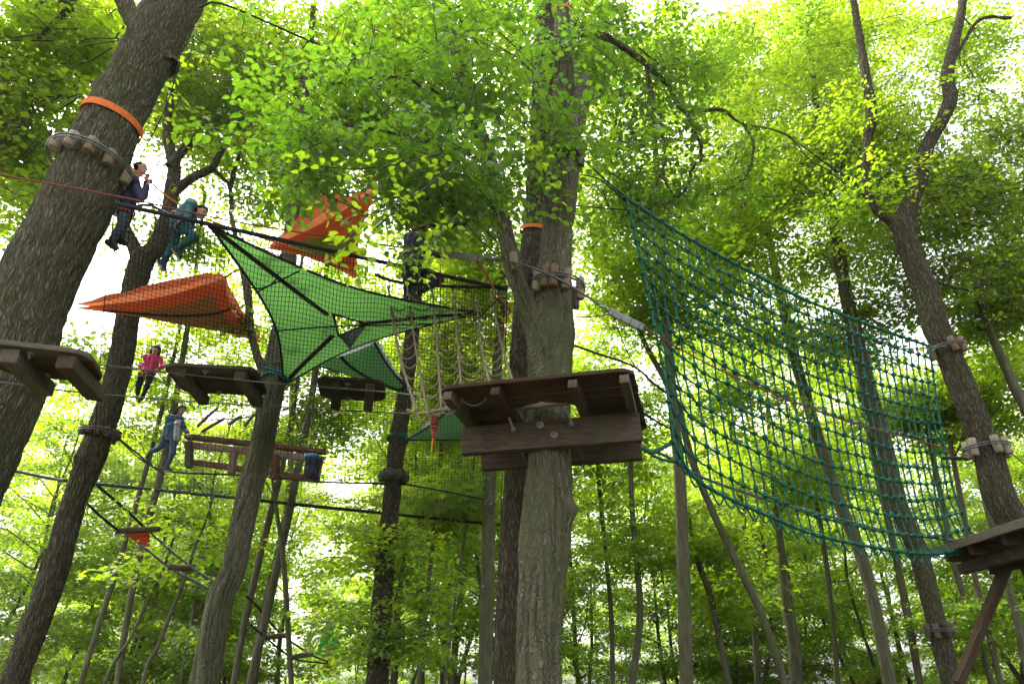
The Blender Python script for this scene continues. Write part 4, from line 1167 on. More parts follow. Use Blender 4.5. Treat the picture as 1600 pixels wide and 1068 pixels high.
# ---- safety netting under the tents
n0, n1 = at(180, 318, 6.35), at(792, 452, 8.25)
m0, m1 = at(148, 755, 14.4), at(782, 820, 17.2)
def net_pt(u, v):
    t = n0 + (n1 - n0) * u; b = m0 + (m1 - m0) * u
    p = t + (b - t) * v
    p[2] -= 1.9 * (v * (1 - v)) ** .75 * (.45 + .55 * 4 * u * (1 - u))
    p[2] += .04 * math.sin(u * 31 + v * 5) * math.sin(v * 23) * (1 - v)
    return p
nu, nv_ = 112, 118
gr = np.array([[net_pt(i / nu, j / nv_) for j in range(nv_ + 1)] for i in range(nu + 1)])
def twines(g, lines, r):
    lines = np.asarray(lines)                    # (k, n, 3): square-ish three sided strings, made all at once
    k, n, _ = lines.shape
    T = np.gradient(lines, axis=1); T /= np.linalg.norm(T, axis=2, keepdims=True)
    N = np.cross(T, np.array([0, 0, 1.0])); N /= np.linalg.norm(N, axis=2, keepdims=True) + 1e-9
    B = np.cross(T, N)
    a = np.array([0, 2.094, 4.189])
    r = np.asarray(r); r = (r[None, :] if len(r) == n else r[:, None])[..., None, None]
    Vv = lines[:, :, None] + r * (np.cos(a)[None, None, :, None] * N[:, :, None] + np.sin(a)[None, None, :, None] * B[:, :, None])
    base = (np.arange(k)[:, None] * n + np.arange(n - 1)[None]).reshape(-1, 1) * 3
    j = np.arange(3)[None]; jk = (j + 1) % 3
    Q = np.stack([base + j, base + jk, base + 3 + jk, base + 3 + j], -1).reshape(-1, 4)
    g.add(Vv.reshape(-1, 3), Q)
net = thing('safety_net', 'fine black safety netting stretched under the tents and walkways', 'net', (n0 + n1 + m0 + m1) / 4)
g = Geo(); thin = np.linspace(.0042, .0024, nv_ + 1)
twines(g, gr[:, ::2], thin[::2]); twines(g, np.swapaxes(gr, 0, 1)[:, ::2], thin)
obj('mesh', g, M['net'], net, kind='stuff')
obj('border_rope', tube(Geo(), smooth_line(gr[::8, 0], 40), .030, 6), M['rope_black'], net)
obj('border_rope', tube(Geo(), smooth_line(gr[::8, -1], 40), .034, 6), M['rope_black'], net)
obj('border_rope', tube(Geo(), smooth_line(gr[0, ::8], 40), .007, 6), M['rope_black'], net)
obj('border_rope', tube(Geo(), smooth_line(gr[-1, ::8], 40), .009, 6), M['rope_black'], net)

# ---- teal cargo net
def edge_curve(pts, y0, y1, n=200):
    k = len(pts)
    P = []
    x0, x1 = pts[0][0], pts[-1][0]
    L = np.concatenate([[0], np.cumsum([math.hypot(pts[i + 1][0] - pts[i][0], pts[i + 1][1] - pts[i][1]) for i in range(k - 1)])]); L /= L[-1]
    for q, t in zip(pts, L):
        inv = (1 - t) / y0 + t / y1
        P.append(at(q[0], q[1], 1 / inv))
    return smooth_line(P, n)
nl_, nr_ = 7.7, 11.4
top = edge_curve([(978, 308), (1040, 350), (1105, 388), (1180, 428), (1250, 464), (1350, 504), (1452, 540)], nl_, nr_)
bot = edge_curve([(1052, 690), (1075, 735), (1110, 762), (1160, 787), (1205, 806), (1262, 830), (1325, 846), (1420, 862), (1480, 862), (1527, 848)], nl_, nr_)
lef = edge_curve([(978, 308), (1000, 400), (1024, 515), (1044, 620), (1052, 690)], nl_, nl_)
rig = edge_curve([(1452, 540), (1466, 640), (1486, 750), (1506, 810), (1527, 848)], nr_, nr_)
NV, NR = 34, 15
def coons(u, v):
    f = lambda Cv, t: Cv[int(round(t * (len(Cv) - 1)))]
    t, b = f(top, u), f(bot, u); l, r = f(lef, v), f(rig, v)
    return (1 - v) * t + v * b + (1 - u) * l + u * r - ((1 - u) * (1 - v) * top[0] + u * (1 - v) * top[-1] + (1 - u) * v * bot[0] + u * v * bot[-1])
cn = thing('cargo_net', 'large teal rope climbing net slung between hornbeam and burled oak', 'net', (top[0] + top[-1] + bot[0] + bot[-1]) / 4)
rng = np.random.RandomState(5)
K = np.array([[coons(i / (NV - 1), j / (NR - 1)) for j in range(NR)] for i in range(NV)])
K[1:-1, 1:-1] += rng.normal(0, .007, (NV - 2, NR - 2, 3))
rad = lambda i: .0125
for i in range(NV):
    C = smooth_line(K[i], NR * 4)
    obj('vertical_rope', tube(Geo(), C, .018 if i in (0, NV - 1) else .0122, 6), M['rope_green'], cn)
for j in range(NR):
    pts = []
    for i in range(NV):
        pts.append(K[i, j])
        if i < NV - 1: pts.append((K[i, j] + K[i + 1, j]) / 2 - np.array([0, 0, .010 + .008 * rng.rand()]))
    C = smooth_line(pts, NV * 4)
    obj('cross_rope', tube(Geo(), C, .024 if j in (0, NR - 1) else .0122, 6), M['rope_green'], cn)
me_k = None
kg = Geo()
for i in range(NV):
    for j in range(NR):
        c = K[i, j]
        d = nrm(K[i, min(j + 1, NR - 1)] - K[i, max(j - 1, 0)])
        kr = .034 * rng.uniform(.85, 1.2)
        ball(kg, c, (kr, kr, kr * 1.15), 7, 5)
        P_, _, _ = ring_pts(c + rng.normal(0, .004, 3), d + rng.normal(0, .5, 3), kr * .95, 9)
        kg.add(*closed_tube(P_, .011, 4))
obj('knots', kg, M['rope_green'], cn, kind='stuff')
for i in range(NV - 1):
    a, b = K[i, -1], K[i + 1, -1]
    c = (a + b) / 2 - np.array([0, 0, .11 + .05 * rng.rand()]) * (1 if i < 26 else .5)
    obj('loop_rope', tube(Geo(), smooth_line([K[i, -2] * .3 + a * .7, a - [0, 0, .03], c, b - [0, 0, .03], K[i + 1, -2] * .3 + b * .7], 14), .012, 5), M['rope_green'], cn)
# heavy hauling rope woven through the bottom rows, grey where it shows
C = smooth_line(pxs((1004, 700, 7.5), (1040, 712, 7.9), (1090, 742, 8.3), (1160, 768, 8.8), (1240, 792, 9.4), (1320, 812, 10.0), (1400, 832, 10.6), (1526, 848, 11.3)), 90)
obj('gathering_rope', tube(Geo(), C, .020, 6), M['cable'], cn)
obj('corner_rope', tube(Geo(), smooth_line(pxs((1004, 700, 7.5), (1020, 706, 7.6), (1052, 690, 7.72)), 14), .024, 6), M['rope_green'], cn)
obj('corner_rope', tube(Geo(), smooth_line(pxs((1010, 704, 7.55), (1030, 716, 7.65), (1062, 722, 7.8)), 14), .018, 6), M['rope_green'], cn)

# ---- hemp climbing net down to the big platform
top2 = [at(607, 449, 8.9), at(636, 444, 8.9), at(675, 449, 8.9), at(708, 452, 8.9), at(743, 462, 8.9), at(768, 462, 8.8)]
bot2 = [at(650, 640, 7.55), at(668, 646, 7.5), at(690, 640, 7.45), at(722, 625, 7.4), at(768, 612, 7.4), at(802, 600, 7.4)]
mid2 = [(622, 545), (650, 548), (683, 545), (716, 545), (752, 540), (782, 530)]
hn = thing('climbing_net', 'hemp rope net with sagging rungs climbing from the big platform', 'net', np.mean(top2 + bot2, 0))
NR2 = 14
K2 = []
for i in range(6):
    C = smooth_line([top2[i], at(mid2[i][0], mid2[i][1], 8.25), bot2[i]], NR2)
    K2.append(C)
    obj('vertical_rope', tube(Geo(), smooth_line(C, 40), .0155 if i in (0, 5) else .0125, 6), M['rope_beige'], hn)
kg = Geo()
for j in range(NR2):
    for i in range(5):
        a, b = K2[i][j], K2[i + 1][j]
        if j == 0: continue
        dp = .10 + .03 * rng.rand()
        obj('rung_rope', tube(Geo(), smooth_line([a, a * .75 + b * .25 - [0, 0, dp * .75], (a + b) / 2 - [0, 0, dp], a * .25 + b * .75 - [0, 0, dp * .75], b], 12), .0115, 5), M['rope_beige'], hn)
    for i in range(6): ball(kg, K2[i][j], .026 * rng.uniform(.85, 1.2), 7, 5)
obj('knots', kg, M['rope_beige'], hn, kind='stuff')
obj('foot_rope', tube(Geo(), smooth_line(pxs((636, 640, 7.6), (655, 646, 7.55), (690, 640, 7.45), (712, 640, 7.4)), 20), .018, 6), M['rope_beige'], hn)
rope('handline', 'thick dark rope over the top of the hemp net', 'rope', pxs((585, 428, 8.8), (620, 440, 8.9), (700, 447, 8.9), (792, 448, 8.6)), .026, 'rope_black')

# ---- lines and cables
rope('lifeline', 'long reddish brown safety line from the left edge to the grey cable clamp', 'rope', pxs((-60, 262, 6.0), (0, 273, 6.15), (180, 306, 6.5), (400, 352, 7.0), (692, 396, 7.5)), .011, 'rope_red')
rope('lifeline', 'reddish line leaving the second cable clamp through the teal net to the burled oak', 'rope', pxs((1003, 511, 7.4), (1130, 580, 8.2), (1300, 650, 9.6), (1452, 693, 11.0), (1512, 712, 11.3)), .011, 'rope_red')
rope('lifeline', 'steel cable bent round the front of the hornbeam between the two clamps', 'cable', pxs((760, 405, 7.5), (800, 409, 7.45), (845, 423, 7.45), (875, 437, 7.42), (905, 455, 7.5), (955, 487, 7.4)), .016, 'cable')
def clamp(p0, p1, n, label):
    t = thing('cable_clamp', label, 'clamp', p0)
    beam('sleeve', p0, p1, .055, .085, M['steel'], t, up=(0, -.3, 1))
    for k in range(n):
        f = (k + .5) / n
        c = p0 + (p1 - p0) * f; d = nrm(p1 - p0)
        beam('band', c - d * .010, c + d * .010, .060, .090, M['cable'], t, up=(0, -.3, 1))
    g = Geo()
    e = p1 + nrm(p1 - p0) * .08
    obj('shackle', tube(Geo(), smooth_line([p1, p1 + (e - p1) * .5 + [0, 0, .03], e + (e - p1) * .8], 8), .02, 6), M['steel'], t)
clamp(at(694, 397, 7.5), at(755, 404, 7.5), 4, 'grey banded cable clamp left of the hornbeam')
clamp(at(1006, 512, 7.4), at(952, 486, 7.4), 4, 'grey banded cable clamp between hornbeam and teal net')
rope('sling_rope', 'red brown rope dropping from the left clamp to the dark oak', 'rope', pxs((745, 408, 7.5), (762, 432, 7.6), (778, 462, 7.7), (798, 486, 7.9)), .014, 'rope_red')
rope('sling_rope', 'thin black cord running out to the netting from that red brown sling', 'rope', pxs((778, 467, 7.6), (755, 490, 8.0), (738, 502, 8.3)), .010, 'rope_black')
rope('sling_rope', 'orange sling running past the boy by the thick oak to the orange tent', 'rope', pxs((199, 258, 7.1), (235, 285, 7.2), (270, 313, 7.4), (330, 345, 7.9), (420, 375, 8.6), (520, 408, 9.3), (560, 432, 9.6)), .013, 'rope_orange')
rope('handline', 'black rope running under the climbing boys to the corner of the green tent', 'rope', pxs((176, 320, 7.2), (205, 324, 7.2), (232, 320, 7.2), (268, 336, 7.0), (328, 352, 6.85)), .020, 'rope_black')
rope('cable', 'dark wire sloping from the thick oak through the top leaves', 'cable', pxs((312, 12, 6.5), (350, 7, 6.7), (480, 62, 7.5), (640, 124, 8.6), (720, 160, 9.2)), .016, 'rope_black')
rope('cable', 'thin cord hanging beside the right edge of the thick oak', 'rope', pxs((286, 70, 6.6), (262, 160, 6.8), (222, 240, 7.0), (206, 262, 7.1)), .007, 'rope_black')
rope('cable', 'black line from the hornbeam down to the upper corner of the teal net', 'rope', pxs((908, 245, 7.9), (945, 280, 7.8), (978, 308, 7.7)), .012, 'rope_black')
rope('cable', 'second black line from the hornbeam to the teal net corner, slightly lower', 'rope', pxs((908, 273, 7.9), (935, 279, 7.8), (962, 300, 7.75), (985, 322, 7.7)), .009, 'rope_black')
rope('cable', 'nearly level black line behind the hornbeam to the teal net', 'rope', pxs((895, 321, 8.1), (940, 325, 7.9), (984, 328, 7.75)), .009, 'rope_black')
rope('cable', 'dark rope running right from behind the hornbeam into the teal net', 'rope', pxs((893, 538, 8.3), (930, 551, 8.2), (990, 572, 8.0), (1020, 598, 7.9), (1050, 620, 7.8)), .015, 'rope_black')
rope('cable', 'dark rope from the right end of the big platform into the teal net', 'rope', pxs((1000, 642, 7.4), (1030, 660, 7.6), (1052, 672, 7.75)), .012, 'rope_black')
rope('cable', 'thin dark cord hanging from the right clamp', 'rope', pxs((958, 492, 7.4), (970, 525, 7.5), (985, 560, 7.7), (994, 574, 7.9)), .007, 'rope_black')
rope('cable', 'short red brown line between hornbeam and right clamp', 'rope', pxs((900, 495, 7.7), (930, 494, 7.5), (958, 489, 7.4)), .008, 'rope_red')
rope('cable', 'steel wire from the teal net corner to the upper logs of the burled oak', 'cable', pxs((1415, 545, 11.2), (1450, 543, 11.3), (1480, 540, 11.3)), .012, 'cable')
rope('cable', 'dark rope end hooked to the lower logs of the burled oak', 'rope', pxs((1474, 716, 11.2), (1490, 715, 11.25), (1512, 717, 11.3)), .030, 'rope_black')
rope('cable', 'thin line running past the burled oak down to the right edge', 'rope', pxs((1448, 620, 11.6), (1500, 645, 11.9), (1560, 690, 12.3), (1640, 760, 13)), .010, 'rope_black')
c_near = pxs((-40, 549, 5.75), (80, 562, 6.1), (160, 570, 7.0), (255, 581, 8.9), (400, 596, 9.1), (500, 604, 9.35), (600, 612, 9.6), (692, 621, 8.2))
c_far = pxs((-40, 590, 6.4), (30, 601, 6.6), (140, 614, 7.4), (290, 626, 10.0), (400, 633, 10.25), (510, 640, 10.5), (600, 644, 10.6), (690, 647, 8.6))
rope('bridge_cable', 'upper of two steel cables carrying the three small platforms', 'cable', c_near, .010, 'cable')
rope('bridge_cable', 'lower of two steel cables carrying the three small platforms', 'cable', c_far, .010, 'cable')
rope('handline', 'black foot rope under the girl in the blue jacket, running on below the bench frame', 'rope', pxs((176, 676, 12.5), (215, 708, 13.4), (258, 735, 13.9), (380, 742, 14.2), (500, 752, 14.3), (604, 755, 14.0), (640, 757, 14.0), (760, 780, 15.8)), .020, 'rope_black')
rope('handline', 'second black rope climbing left from the girl in the blue jacket', 'rope', pxs((182, 682, 12.3), (216, 714, 13.2), (252, 738, 13.7)), .014, 'rope_black')
rope('cable', 'heavy dark rope from the left edge of the view to the second oak', 'rope', pxs((-40, 720, 12.2), (26, 736, 12.2), (85, 748, 12.0), (104, 750, 11.7)), .028, 'rope_black')
rope('cord', 'red cord from the bench frame up across the knotted hornbeam', 'rope', pxs((372, 706, 10.9), (392, 690, 10.85), (412, 664, 10.85)), .007, 'rope_red')
rope('cord', 'thin red cord hanging through the hemp net past the shoe', 'rope', pxs((688, 380, 8.7), (688, 440, 8.7), (687, 515, 8.7)), .009, 'rope_red')
rope('cord', 'orange cord drooping along the dark oak behind the hemp net', 'rope', pxs((797, 470, 8.3), (793, 500, 8.4), (783, 545, 8.5)), .009, 'rope_orange')
t = thing('rope_coil', 'red rope coil hanging at the foot of the hemp net', 'rope', at(677, 655, 7.4))
g = Geo()
for k in range(7):
    a = rng.uniform(-.05, .05)
    p0, p1 = at(676 + k * .8, 650, 7.4), at(675 + k * .9 + rng.uniform(-2, 2), 684 + rng.uniform(-4, 4), 7.4)
    tube(g, smooth_line([p0, (p0 + p1) / 2 + rng.normal(0, .02, 3), p1], 8), .010, 5)
obj('loops', g, M['rope_red'], t)
g = Geo()
for k in range(5):
    P_, _, _ = ring_pts(at(679, 652 + k * 4, 7.4), np.array([0, .2, 1.0]) + rng.normal(0, .1, 3), .04, 12); g.add(*closed_tube(P_, .010, 5))
obj('wraps', g, M['rope_red'], t)
obj('tail', tube(Geo(), smooth_line(pxs((676, 684, 7.4), (675, 698, 7.4), (674, 708, 7.4)), 6), .007, 5), M['rope_orange'], t)

# ------------------------------------------------------------------ thin volume added to lift the far greens, like lens veil
hm, nt, out = new_mat('lifting_haze')
pv = N_(nt, 'ShaderNodeVolumePrincipled', Density=0.00028)
pv.inputs['Color'].default_value = (.93, .95, .90, 1); pv.inputs['Anisotropy'].default_value = 0.3
nt.links.new(pv.outputs[0], out.inputs['Volume'])
g = Geo(); hx, hy0, hy1, hz0, hz1 = 140, -20, 135, -1.2, 30
g.add([(x, y, z) for x in (-hx, hx) for y in (hy0, hy1) for z in (hz0, hz1)], [(0, 1, 3, 2), (4, 6, 7, 5), (0, 4, 5, 1), (2, 3, 7, 6), (0, 2, 6, 4), (1, 5, 7, 3)])
hz = obj('haze', g, hm, origin=(0, 0, 0), smooth=False); hz['kind'] = 'stuff'; hz['label'] = 'pale haze added through the whole wood to lift the far greens'

# ================================================================== platforms
def rounded_row(x0, x1, y0, y1, first, last, rc):
    """plank outline along x; outer rows get round corners"""
    P = []
    def corner(cx, cy, a0):
        return [(cx + rc * math.cos(a0 + k * math.pi / 8), cy + rc * math.sin(a0 + k * math.pi / 8)) for k in range(5)]
    rc = min(rc, (y1 - y0) * .98)
    if first: P += corner(x0 + rc, y0 + rc, math.pi) + corner(x1 - rc, y0 + rc, 1.5 * math.pi)
    else: P += [(x0, y0), (x1, y0)]
    if last: P += corner(x1 - rc, y1 - rc, 0) + corner(x0 + rc, y1 - rc, .5 * math.pi)
    else: P += [(x1, y1), (x0, y1)]
    return P
def plank_on(name, poly, z0, z1, Mw, mat, parent, label=None):
    """plank drawn in its own frame so the grain runs along it"""
    g = prism(Geo(), poly, z0, z1)
    c = np.concatenate(g.V).mean(0)
    me = g.mesh(name, c, smooth=False); me.materials.append(mat)
    bm = bmesh.new(); bm.from_mesh(me)
    bmesh.ops.dissolve_limit(bm, angle_limit=.01, verts=bm.verts, edges=bm.edges)
    bmesh.ops.bevel(bm, geom=[e for e in bm.edges if e.calc_face_angle(0) > .7], offset=.006, segments=1, affect='EDGES')
    bm.to_mesh(me); bm.free()
    return place(name, me, Mw @ Matrix.Translation(V3(c)), parent, label)
def bolt_mesh():
    g = Geo()
    tube(g, np.array([(0, 0, -.03), (0, 0, .0), (0, 0, .006)]), np.array([.045, .045, .040]), 20)
    tube(g, np.array([(0, 0, .006), (0, 0, .028)]), .024, 6)
    tube(g, np.array([(0, 0, .028), (0, 0, .045)]), .012, 8)
    return g.mesh('bolt')
bolt_me = bolt_mesh(); bolt_me.materials.append(M['steel'])

# ---- the big platform on the hornbeam
o_h = 2.98
pl, pr = ath(716, 654, o_h), ath(1003, 642, o_h)
pl[2] += .075; pr[2] += .075
cO = (pl + pr) / 2
ang = math.atan2(pr[1] - pl[1], pr[0] - pl[0]) - R(7.0)
Mw = Matrix.Translation(V3(cO)) @ Matrix.Rotation(ang, 4, 'Z')
def W(x, y, z): return np.array(Mw @ Vector((x, y, z)))
big = thing('tree_platform', 'big square timber platform bolted to the central hornbeam', 'platform', cO)
c6, r6, _ = near_trunk('t6', 866, 640)
hc = np.array(Mw.inverted() @ V3((c6[0], c6[1], cO[2])))
hw = 1.07; y0, y1 = -.87, 1.05; n_ = 9
pw = (y1 - y0) / n_
hr = .47
for k in range(n_):
    a, b = y0 + k * pw + .005, y0 + (k + 1) * pw - .006 - (.016 if k in (1, 2) else 0)
    dj = random.uniform(-.012, .012)
    zz = random.uniform(-.003, .003)
    if b < hc[1] - hr or a > hc[1] + hr:
        plank_on('deck_plank', rounded_row(-hw + dj, hw + dj, a, b, k == 0, k == n_ - 1, .16), zz, .045 + zz, Mw, M['wood'], big)
    else:
        L_e, R_e = [], []
        for q in range(9):
            y = a + (b - a) * q / 8
            h = math.sqrt(max(0, hr ** 2 - (y - hc[1]) ** 2))
            L_e.append((hc[0] - max(h, .004), y)); R_e.append((hc[0] + max(h, .004), y))
        plank_on('deck_plank', [(-hw + dj, a)] + L_e + [(-hw + dj, b)], zz, .045 + zz, Mw, M['wood'], big)
        plank_on('deck_plank', R_e + [(hw + dj, b), (hw + dj, a)], zz, .045 + zz, Mw, M['wood'], big)
for k, x in enumerate((-.96, -.42, .42, .96)):
    # joist, its near end rounded
    jl = []
    for q in range(7):
        aa = math.pi / 2 + math.pi * q / 12
        jl.append((-.76 + .135 * math.cos(aa), .0 - .135 + .135 * math.sin(aa)))
    poly = [(.98, 0.0)] + jl + [(.98, -.135)]
    g = prism(Geo(), poly, -.048, .048)
    me = g.mesh('joist', (0, 0, 0), smooth=False); me.materials.append(M['wood_grey'] if k in (0, 3) else M['wood'])
    Mj = Mw @ Matrix.Translation((x, 0, -.004)) @ Matrix(((0, 0, 1, 0), (1, 0, 0, 0), (0, 1, 0, 0), (0, 0, 0, 1)))
    place('joist', me, Mj, big)
beam('front_beam', W(-1.05, .02, -.31), W(1.04, .02, -.31), .11, .335, M['wood'], big, seed=2)
yb = hc[1] + .43
beam('back_beam', W(-1.0, yb, -.31), W(1.0, yb, -.31), .11, .335, M['wood'], big, seed=3)
for x, z in ((-.415, -.27), (.27, -.26)):
    g = tube(Geo(), np.array([W(x, -.26, z + .10), W(x, yb + .12, z - .24)]), .012, 8)
    rod = obj('threaded_rod', g, M['steel'], big)
    for yy, zz in ((-.045, z + .04), (-.065, z + .047)):
        g = tube(Geo(), np.array([W(x, yy - .012, zz), W(x, yy + .012, zz)]), .032 if yy > -.05 else .022, 8 if yy > -.05 else 6)
        obj('nut', g, M['steel'], rod)
for x, z in ((-.10, -.20), (.06, -.33)):
    place('bolt', bolt_me, Mw @ Matrix.Translation((x, -.036, z)) @ Matrix.Rotation(R(90), 4, 'X'), big)
# the hornbeam's wedge timbers filling the hole
beam('filler_block', W(hc[0] - .33, hc[1] - .36, .03), W(hc[0] + .30, hc[1] - .40, .03), .05, .10, M['log'], big)

# ---- platform on the burled oak at right
r_h = 2.12
e0 = ath(1466, 861, r_h); c7, r7, _ = near_trunk('t7', 1600, 860)
t = thing('tree_platform', 'dark timber platform with a slanted brace on the burled oak at right', 'platform', (c7[0], c7[1], e0[2]))
Mr = Matrix.Translation(V3((e0[0], e0[1], e0[2]))) @ Matrix.Rotation(R(3), 4, 'Z')
def Wr(x, y, z): return np.array(Mr @ Vector((x, y, z)))
hcr = np.array(Mr.inverted() @ V3((c7[0], c7[1], e0[2])))
for k in range(11):                                  # planks run away from the viewer
    a, b = .02 + k * .225, .02 + (k + 1) * .225 - .012
    poly = lambda ya, yb: [(ya, -b), (ya, -a), (yb, -a), (yb, -b)]
    Mp = Mr @ Matrix.Rotation(R(-90), 4, 'Z')
    # local x = along the view, local y = across
    xa, xb = -.25 + random.uniform(-.02, .02), 2.2
    def pk(u0, u1): plank_on('deck_plank', [(u0, a), (u1, a), (u1, b), (u0, b)], 0, .05, Mp, M['wood'], t)
    yc = -hcr[1]
    if abs((a + b) / 2 - hcr[0]) < .56: pk(xa, yc - .58); pk(yc + .58, xb)
    else: pk(xa, xb)
for yy in (-.02, -.62, -1.35, -1.95): beam('joist', Wr(.10, yy, -.085), Wr(2.5, yy, -.085), .10, .15, M['wood'], t, seed=int(-yy * 9))
for xx in (.42, hcr[0] - .62, hcr[0] + .62): beam('bearer', Wr(xx, .18, -.24), Wr(xx, -2.0, -.24), .12, .16, M['wood'], t, seed=7)
beam('rim_board', Wr(-.02, .28, .01), Wr(-.02, -2.2, .01), .04, .12, M['wood_grey'], t, seed=9)
foot = at(1497, 1066, 11.6)
beam('brace', at(1572, 885, 11.2), foot, .10, .20, M['wood'], t, up=(0, 1, 0), seed=4)
beam('brace_foot', foot + [-.25, .05, -.09], foot + [.9, -.1, -.09], .20, .12, M['wood'], t, seed=5)

# ---- three small hanging platforms
def hanging_platform(lab, pl_, pr_, d, npl, cross, hang, seed, rot_extra=0):
    rnd = random.Random(seed)
    w = float(np.linalg.norm(pr_ - pl_)); c = (pl_ + pr_) / 2
    ang = math.atan2(pr_[1] - pl_[1], pr_[0] - pl_[0])
    Mh = Matrix.Translation(V3(c)) @ Matrix.Rotation(ang, 4, 'Z')
    t = thing('hanging_platform', lab, 'platform', c, 'small platforms hung on two cables')
    q = d / npl
    for k in range(npl):
        plank_on('deck_plank', rounded_row(-w / 2, w / 2, k * q + .004, (k + 1) * q - .006, k == 0, k == npl - 1, .17), 0, .05, Mh, M['wood_grey'] if k == 0 else M['wood'], t)
    for x in cross:
        m = M['wood_grey']
        beam('cross_beam', np.array(Mh @ Vector((x * w, .05, -.075))), np.array(Mh @ Vector((x * w + hang, d + .12, -.075))), .15, .13, m, t, seed=seed + int(x * 10))
    for yy in (.14, d - .10):
        o = place('eye_bolt', bolt_me, Mh @ Matrix.Translation((-.06 * w, yy, -.01)) @ Matrix.Rotation(R(180), 4, 'X'), t)
    return t
hanging_platform('hanging platform cut by the left edge in front of the thick oak', ath(-40, 533, 2.80), ath(138, 553, 2.80), .72, 4, (-.20, .30), .10, 21)
hanging_platform('hanging platform between the second oak and the knotted hornbeam', ath(252, 570, 4.2), ath(399, 577, 4.2), 1.00, 4, (-.30, .33), .05, 22)
hanging_platform('smallest hanging platform, right of the knotted hornbeam', ath(494, 590, 4.45), ath(602, 597, 4.45), .84, 4, (-.22, .28), -.04, 23)

# ---- the long bench-like wooden frame
bt = thing('timber_frame', 'long red brown timber frame hanging behind the knotted hornbeam', 'frame', at(395, 700, 13.6))
Yb = 13.6
beam('top_rail', at(291, 682, Yb), at(508, 706, Yb), .16, .09, M['wood_red'], bt, seed=1)
beam('top_rail', at(289, 694, Yb - .05), at(505, 718, Yb - .05), .07, .13, M['wood_red'], bt, seed=2)
beam('bottom_rail', at(302, 722, Yb), at(490, 748, Yb), .09, .11, M['wood_red'], bt, seed=3)
for (xa, ya, xb, yb_, m) in ((296, 690, 295, 730, 'wood_grey'), (366, 702, 362, 740, 'wood_red'), (432, 710, 428, 748, 'wood_red'), (500, 714, 493, 752, 'wood_red')):
    beam('post', at(xa, ya, Yb - .1), at(xb, yb_, Yb - .1), .11, .16 if m == 'wood_red' else .18, M[m], bt, up=(0, 1, 0), seed=xa)
# backpack leaning on the frame
bp_ = at(488, 726, Yb - .32)
pk_ = thing('backpack', 'black backpack with a bright blue top on the frame end', 'backpack', bp_ - np.array([0, 0, .3]))
def superball(g, c, rx, ry, rz, e=.55, nu=20, nv=12, M3=None):
    V = []
    f = lambda w: math.copysign(abs(w) ** e, w)
    for i in range(nv + 1):
        ph = -math.pi / 2 + math.pi * i / nv
        for j in range(nu):
            th = 2 * math.pi * j / nu
            V.append((rx * f(math.cos(ph)) * f(math.cos(th)), ry * f(math.cos(ph)) * f(math.sin(th)), rz * f(math.sin(ph))))
    V = np.array(V)
    if M3 is not None: V = V @ np.array(M3).T
    Q = [(i * nu + j, i * nu + (j + 1) % nu, (i + 1) * nu + (j + 1) % nu, (i + 1) * nu + j) for i in range(nv) for j in range(nu)]
    g.add(V + np.asarray(c), Q)
    return g
obj('bag', superball(Geo(), bp_ + [0, 0, -.05], .145, .11, .22, .7), M['black_cloth'], pk_)
obj('pocket', superball(Geo(), bp_ + [.01, -.10, -.13], .10, .05, .10, .7), M['navy'], pk_)
obj('lid', superball(Geo(), bp_ + [-.02, -.02, .15], .155, .12, .060, .75), M['pack_blue'], pk_)
for sx in (-.09, .09): obj('shoulder_strap', tube(Geo(), smooth_line([bp_ + [sx, .10, .2], bp_ + [sx, .2, .05], bp_ + [sx * 1.2, .13, -.2]], 12), .02, 6), M['pack_blue'], pk_)

# ---- step bridge with its red cloth, lower left
rope('step_rope', 'black rope from the second oak to the far end of the red triangle rung', 'rope', pxs((150, 756, 11.6), (190, 790, 12.2), (231, 828, 12.8)), .026, 'rope_black')
rope('step_rope', 'black rope from the second oak to the near end of the red triangle rung', 'rope', pxs((136, 786, 11.4), (162, 810, 11.8), (186, 829, 12.1)), .022, 'rope_black')
rope('step_rope', 'black rope falling from the red triangle rung toward the knotted hornbeam', 'rope', pxs((231, 828, 12.8), (262, 856, 12.4), (300, 886, 12.0), (338, 910, 11.6)), .018, 'rope_black')
rope('step_rope', 'lower black rope passing the plain log rung toward the knotted hornbeam', 'rope', pxs((222, 852, 12.1), (266, 887, 11.9), (300, 905, 11.7), (334, 924, 11.5)), .018, 'rope_black')
st = thing('step_rung', 'log rung with a red cloth triangle slung under it', 'step', at(208, 828, 12.4))
obj('rung', tube(Geo(), smooth_line(pxs((181, 829, 12.1), (215, 827, 12.4), (249, 826, 12.7)), 10), .050, 10), M['wood_grey'], st)
cloth_part('cloth', [at(192, 831, 12.2), at(234, 830, 12.7), at(234, 853, 12.55), at(223, 854, 12.3), at(212, 838, 12.3), at(228, 842, 12.6)],
           [(0, 4, 3), (0, 1, 4), (4, 1, 5), (4, 5, 3), (5, 2, 3), (1, 2, 5)], M['red_cloth'], st)
cloth_part('cloth', [at(200, 828, 12.5), at(212, 819, 12.6), at(222, 827, 12.7), at(210, 824, 12.5)], [(0, 1, 3), (1, 2, 3), (0, 3, 2)], M['red_cloth'], st)
st = thing('step_rung', 'plain log rung between two black ropes beside the knotted hornbeam', 'step', at(283, 886, 12))
obj('rung', tube(Geo(), smooth_line(pxs((263, 885, 11.9), (285, 887, 12.0), (304, 885, 12.1)), 10), .050, 10), M['wood_grey'], st)
for k, (a, b) in enumerate((((403, 940, 16), (448, 992, 17)), ((448, 992, 17), (486, 1020, 18)))): pass
rope('step_rope', 'far rope of the distant step bridge down to the green tent', 'rope', pxs((385, 930, 15), (405, 950, 15.6), (440, 990, 17), (485, 1021, 19), (512, 1033, 21)), .022, 'rope_black')
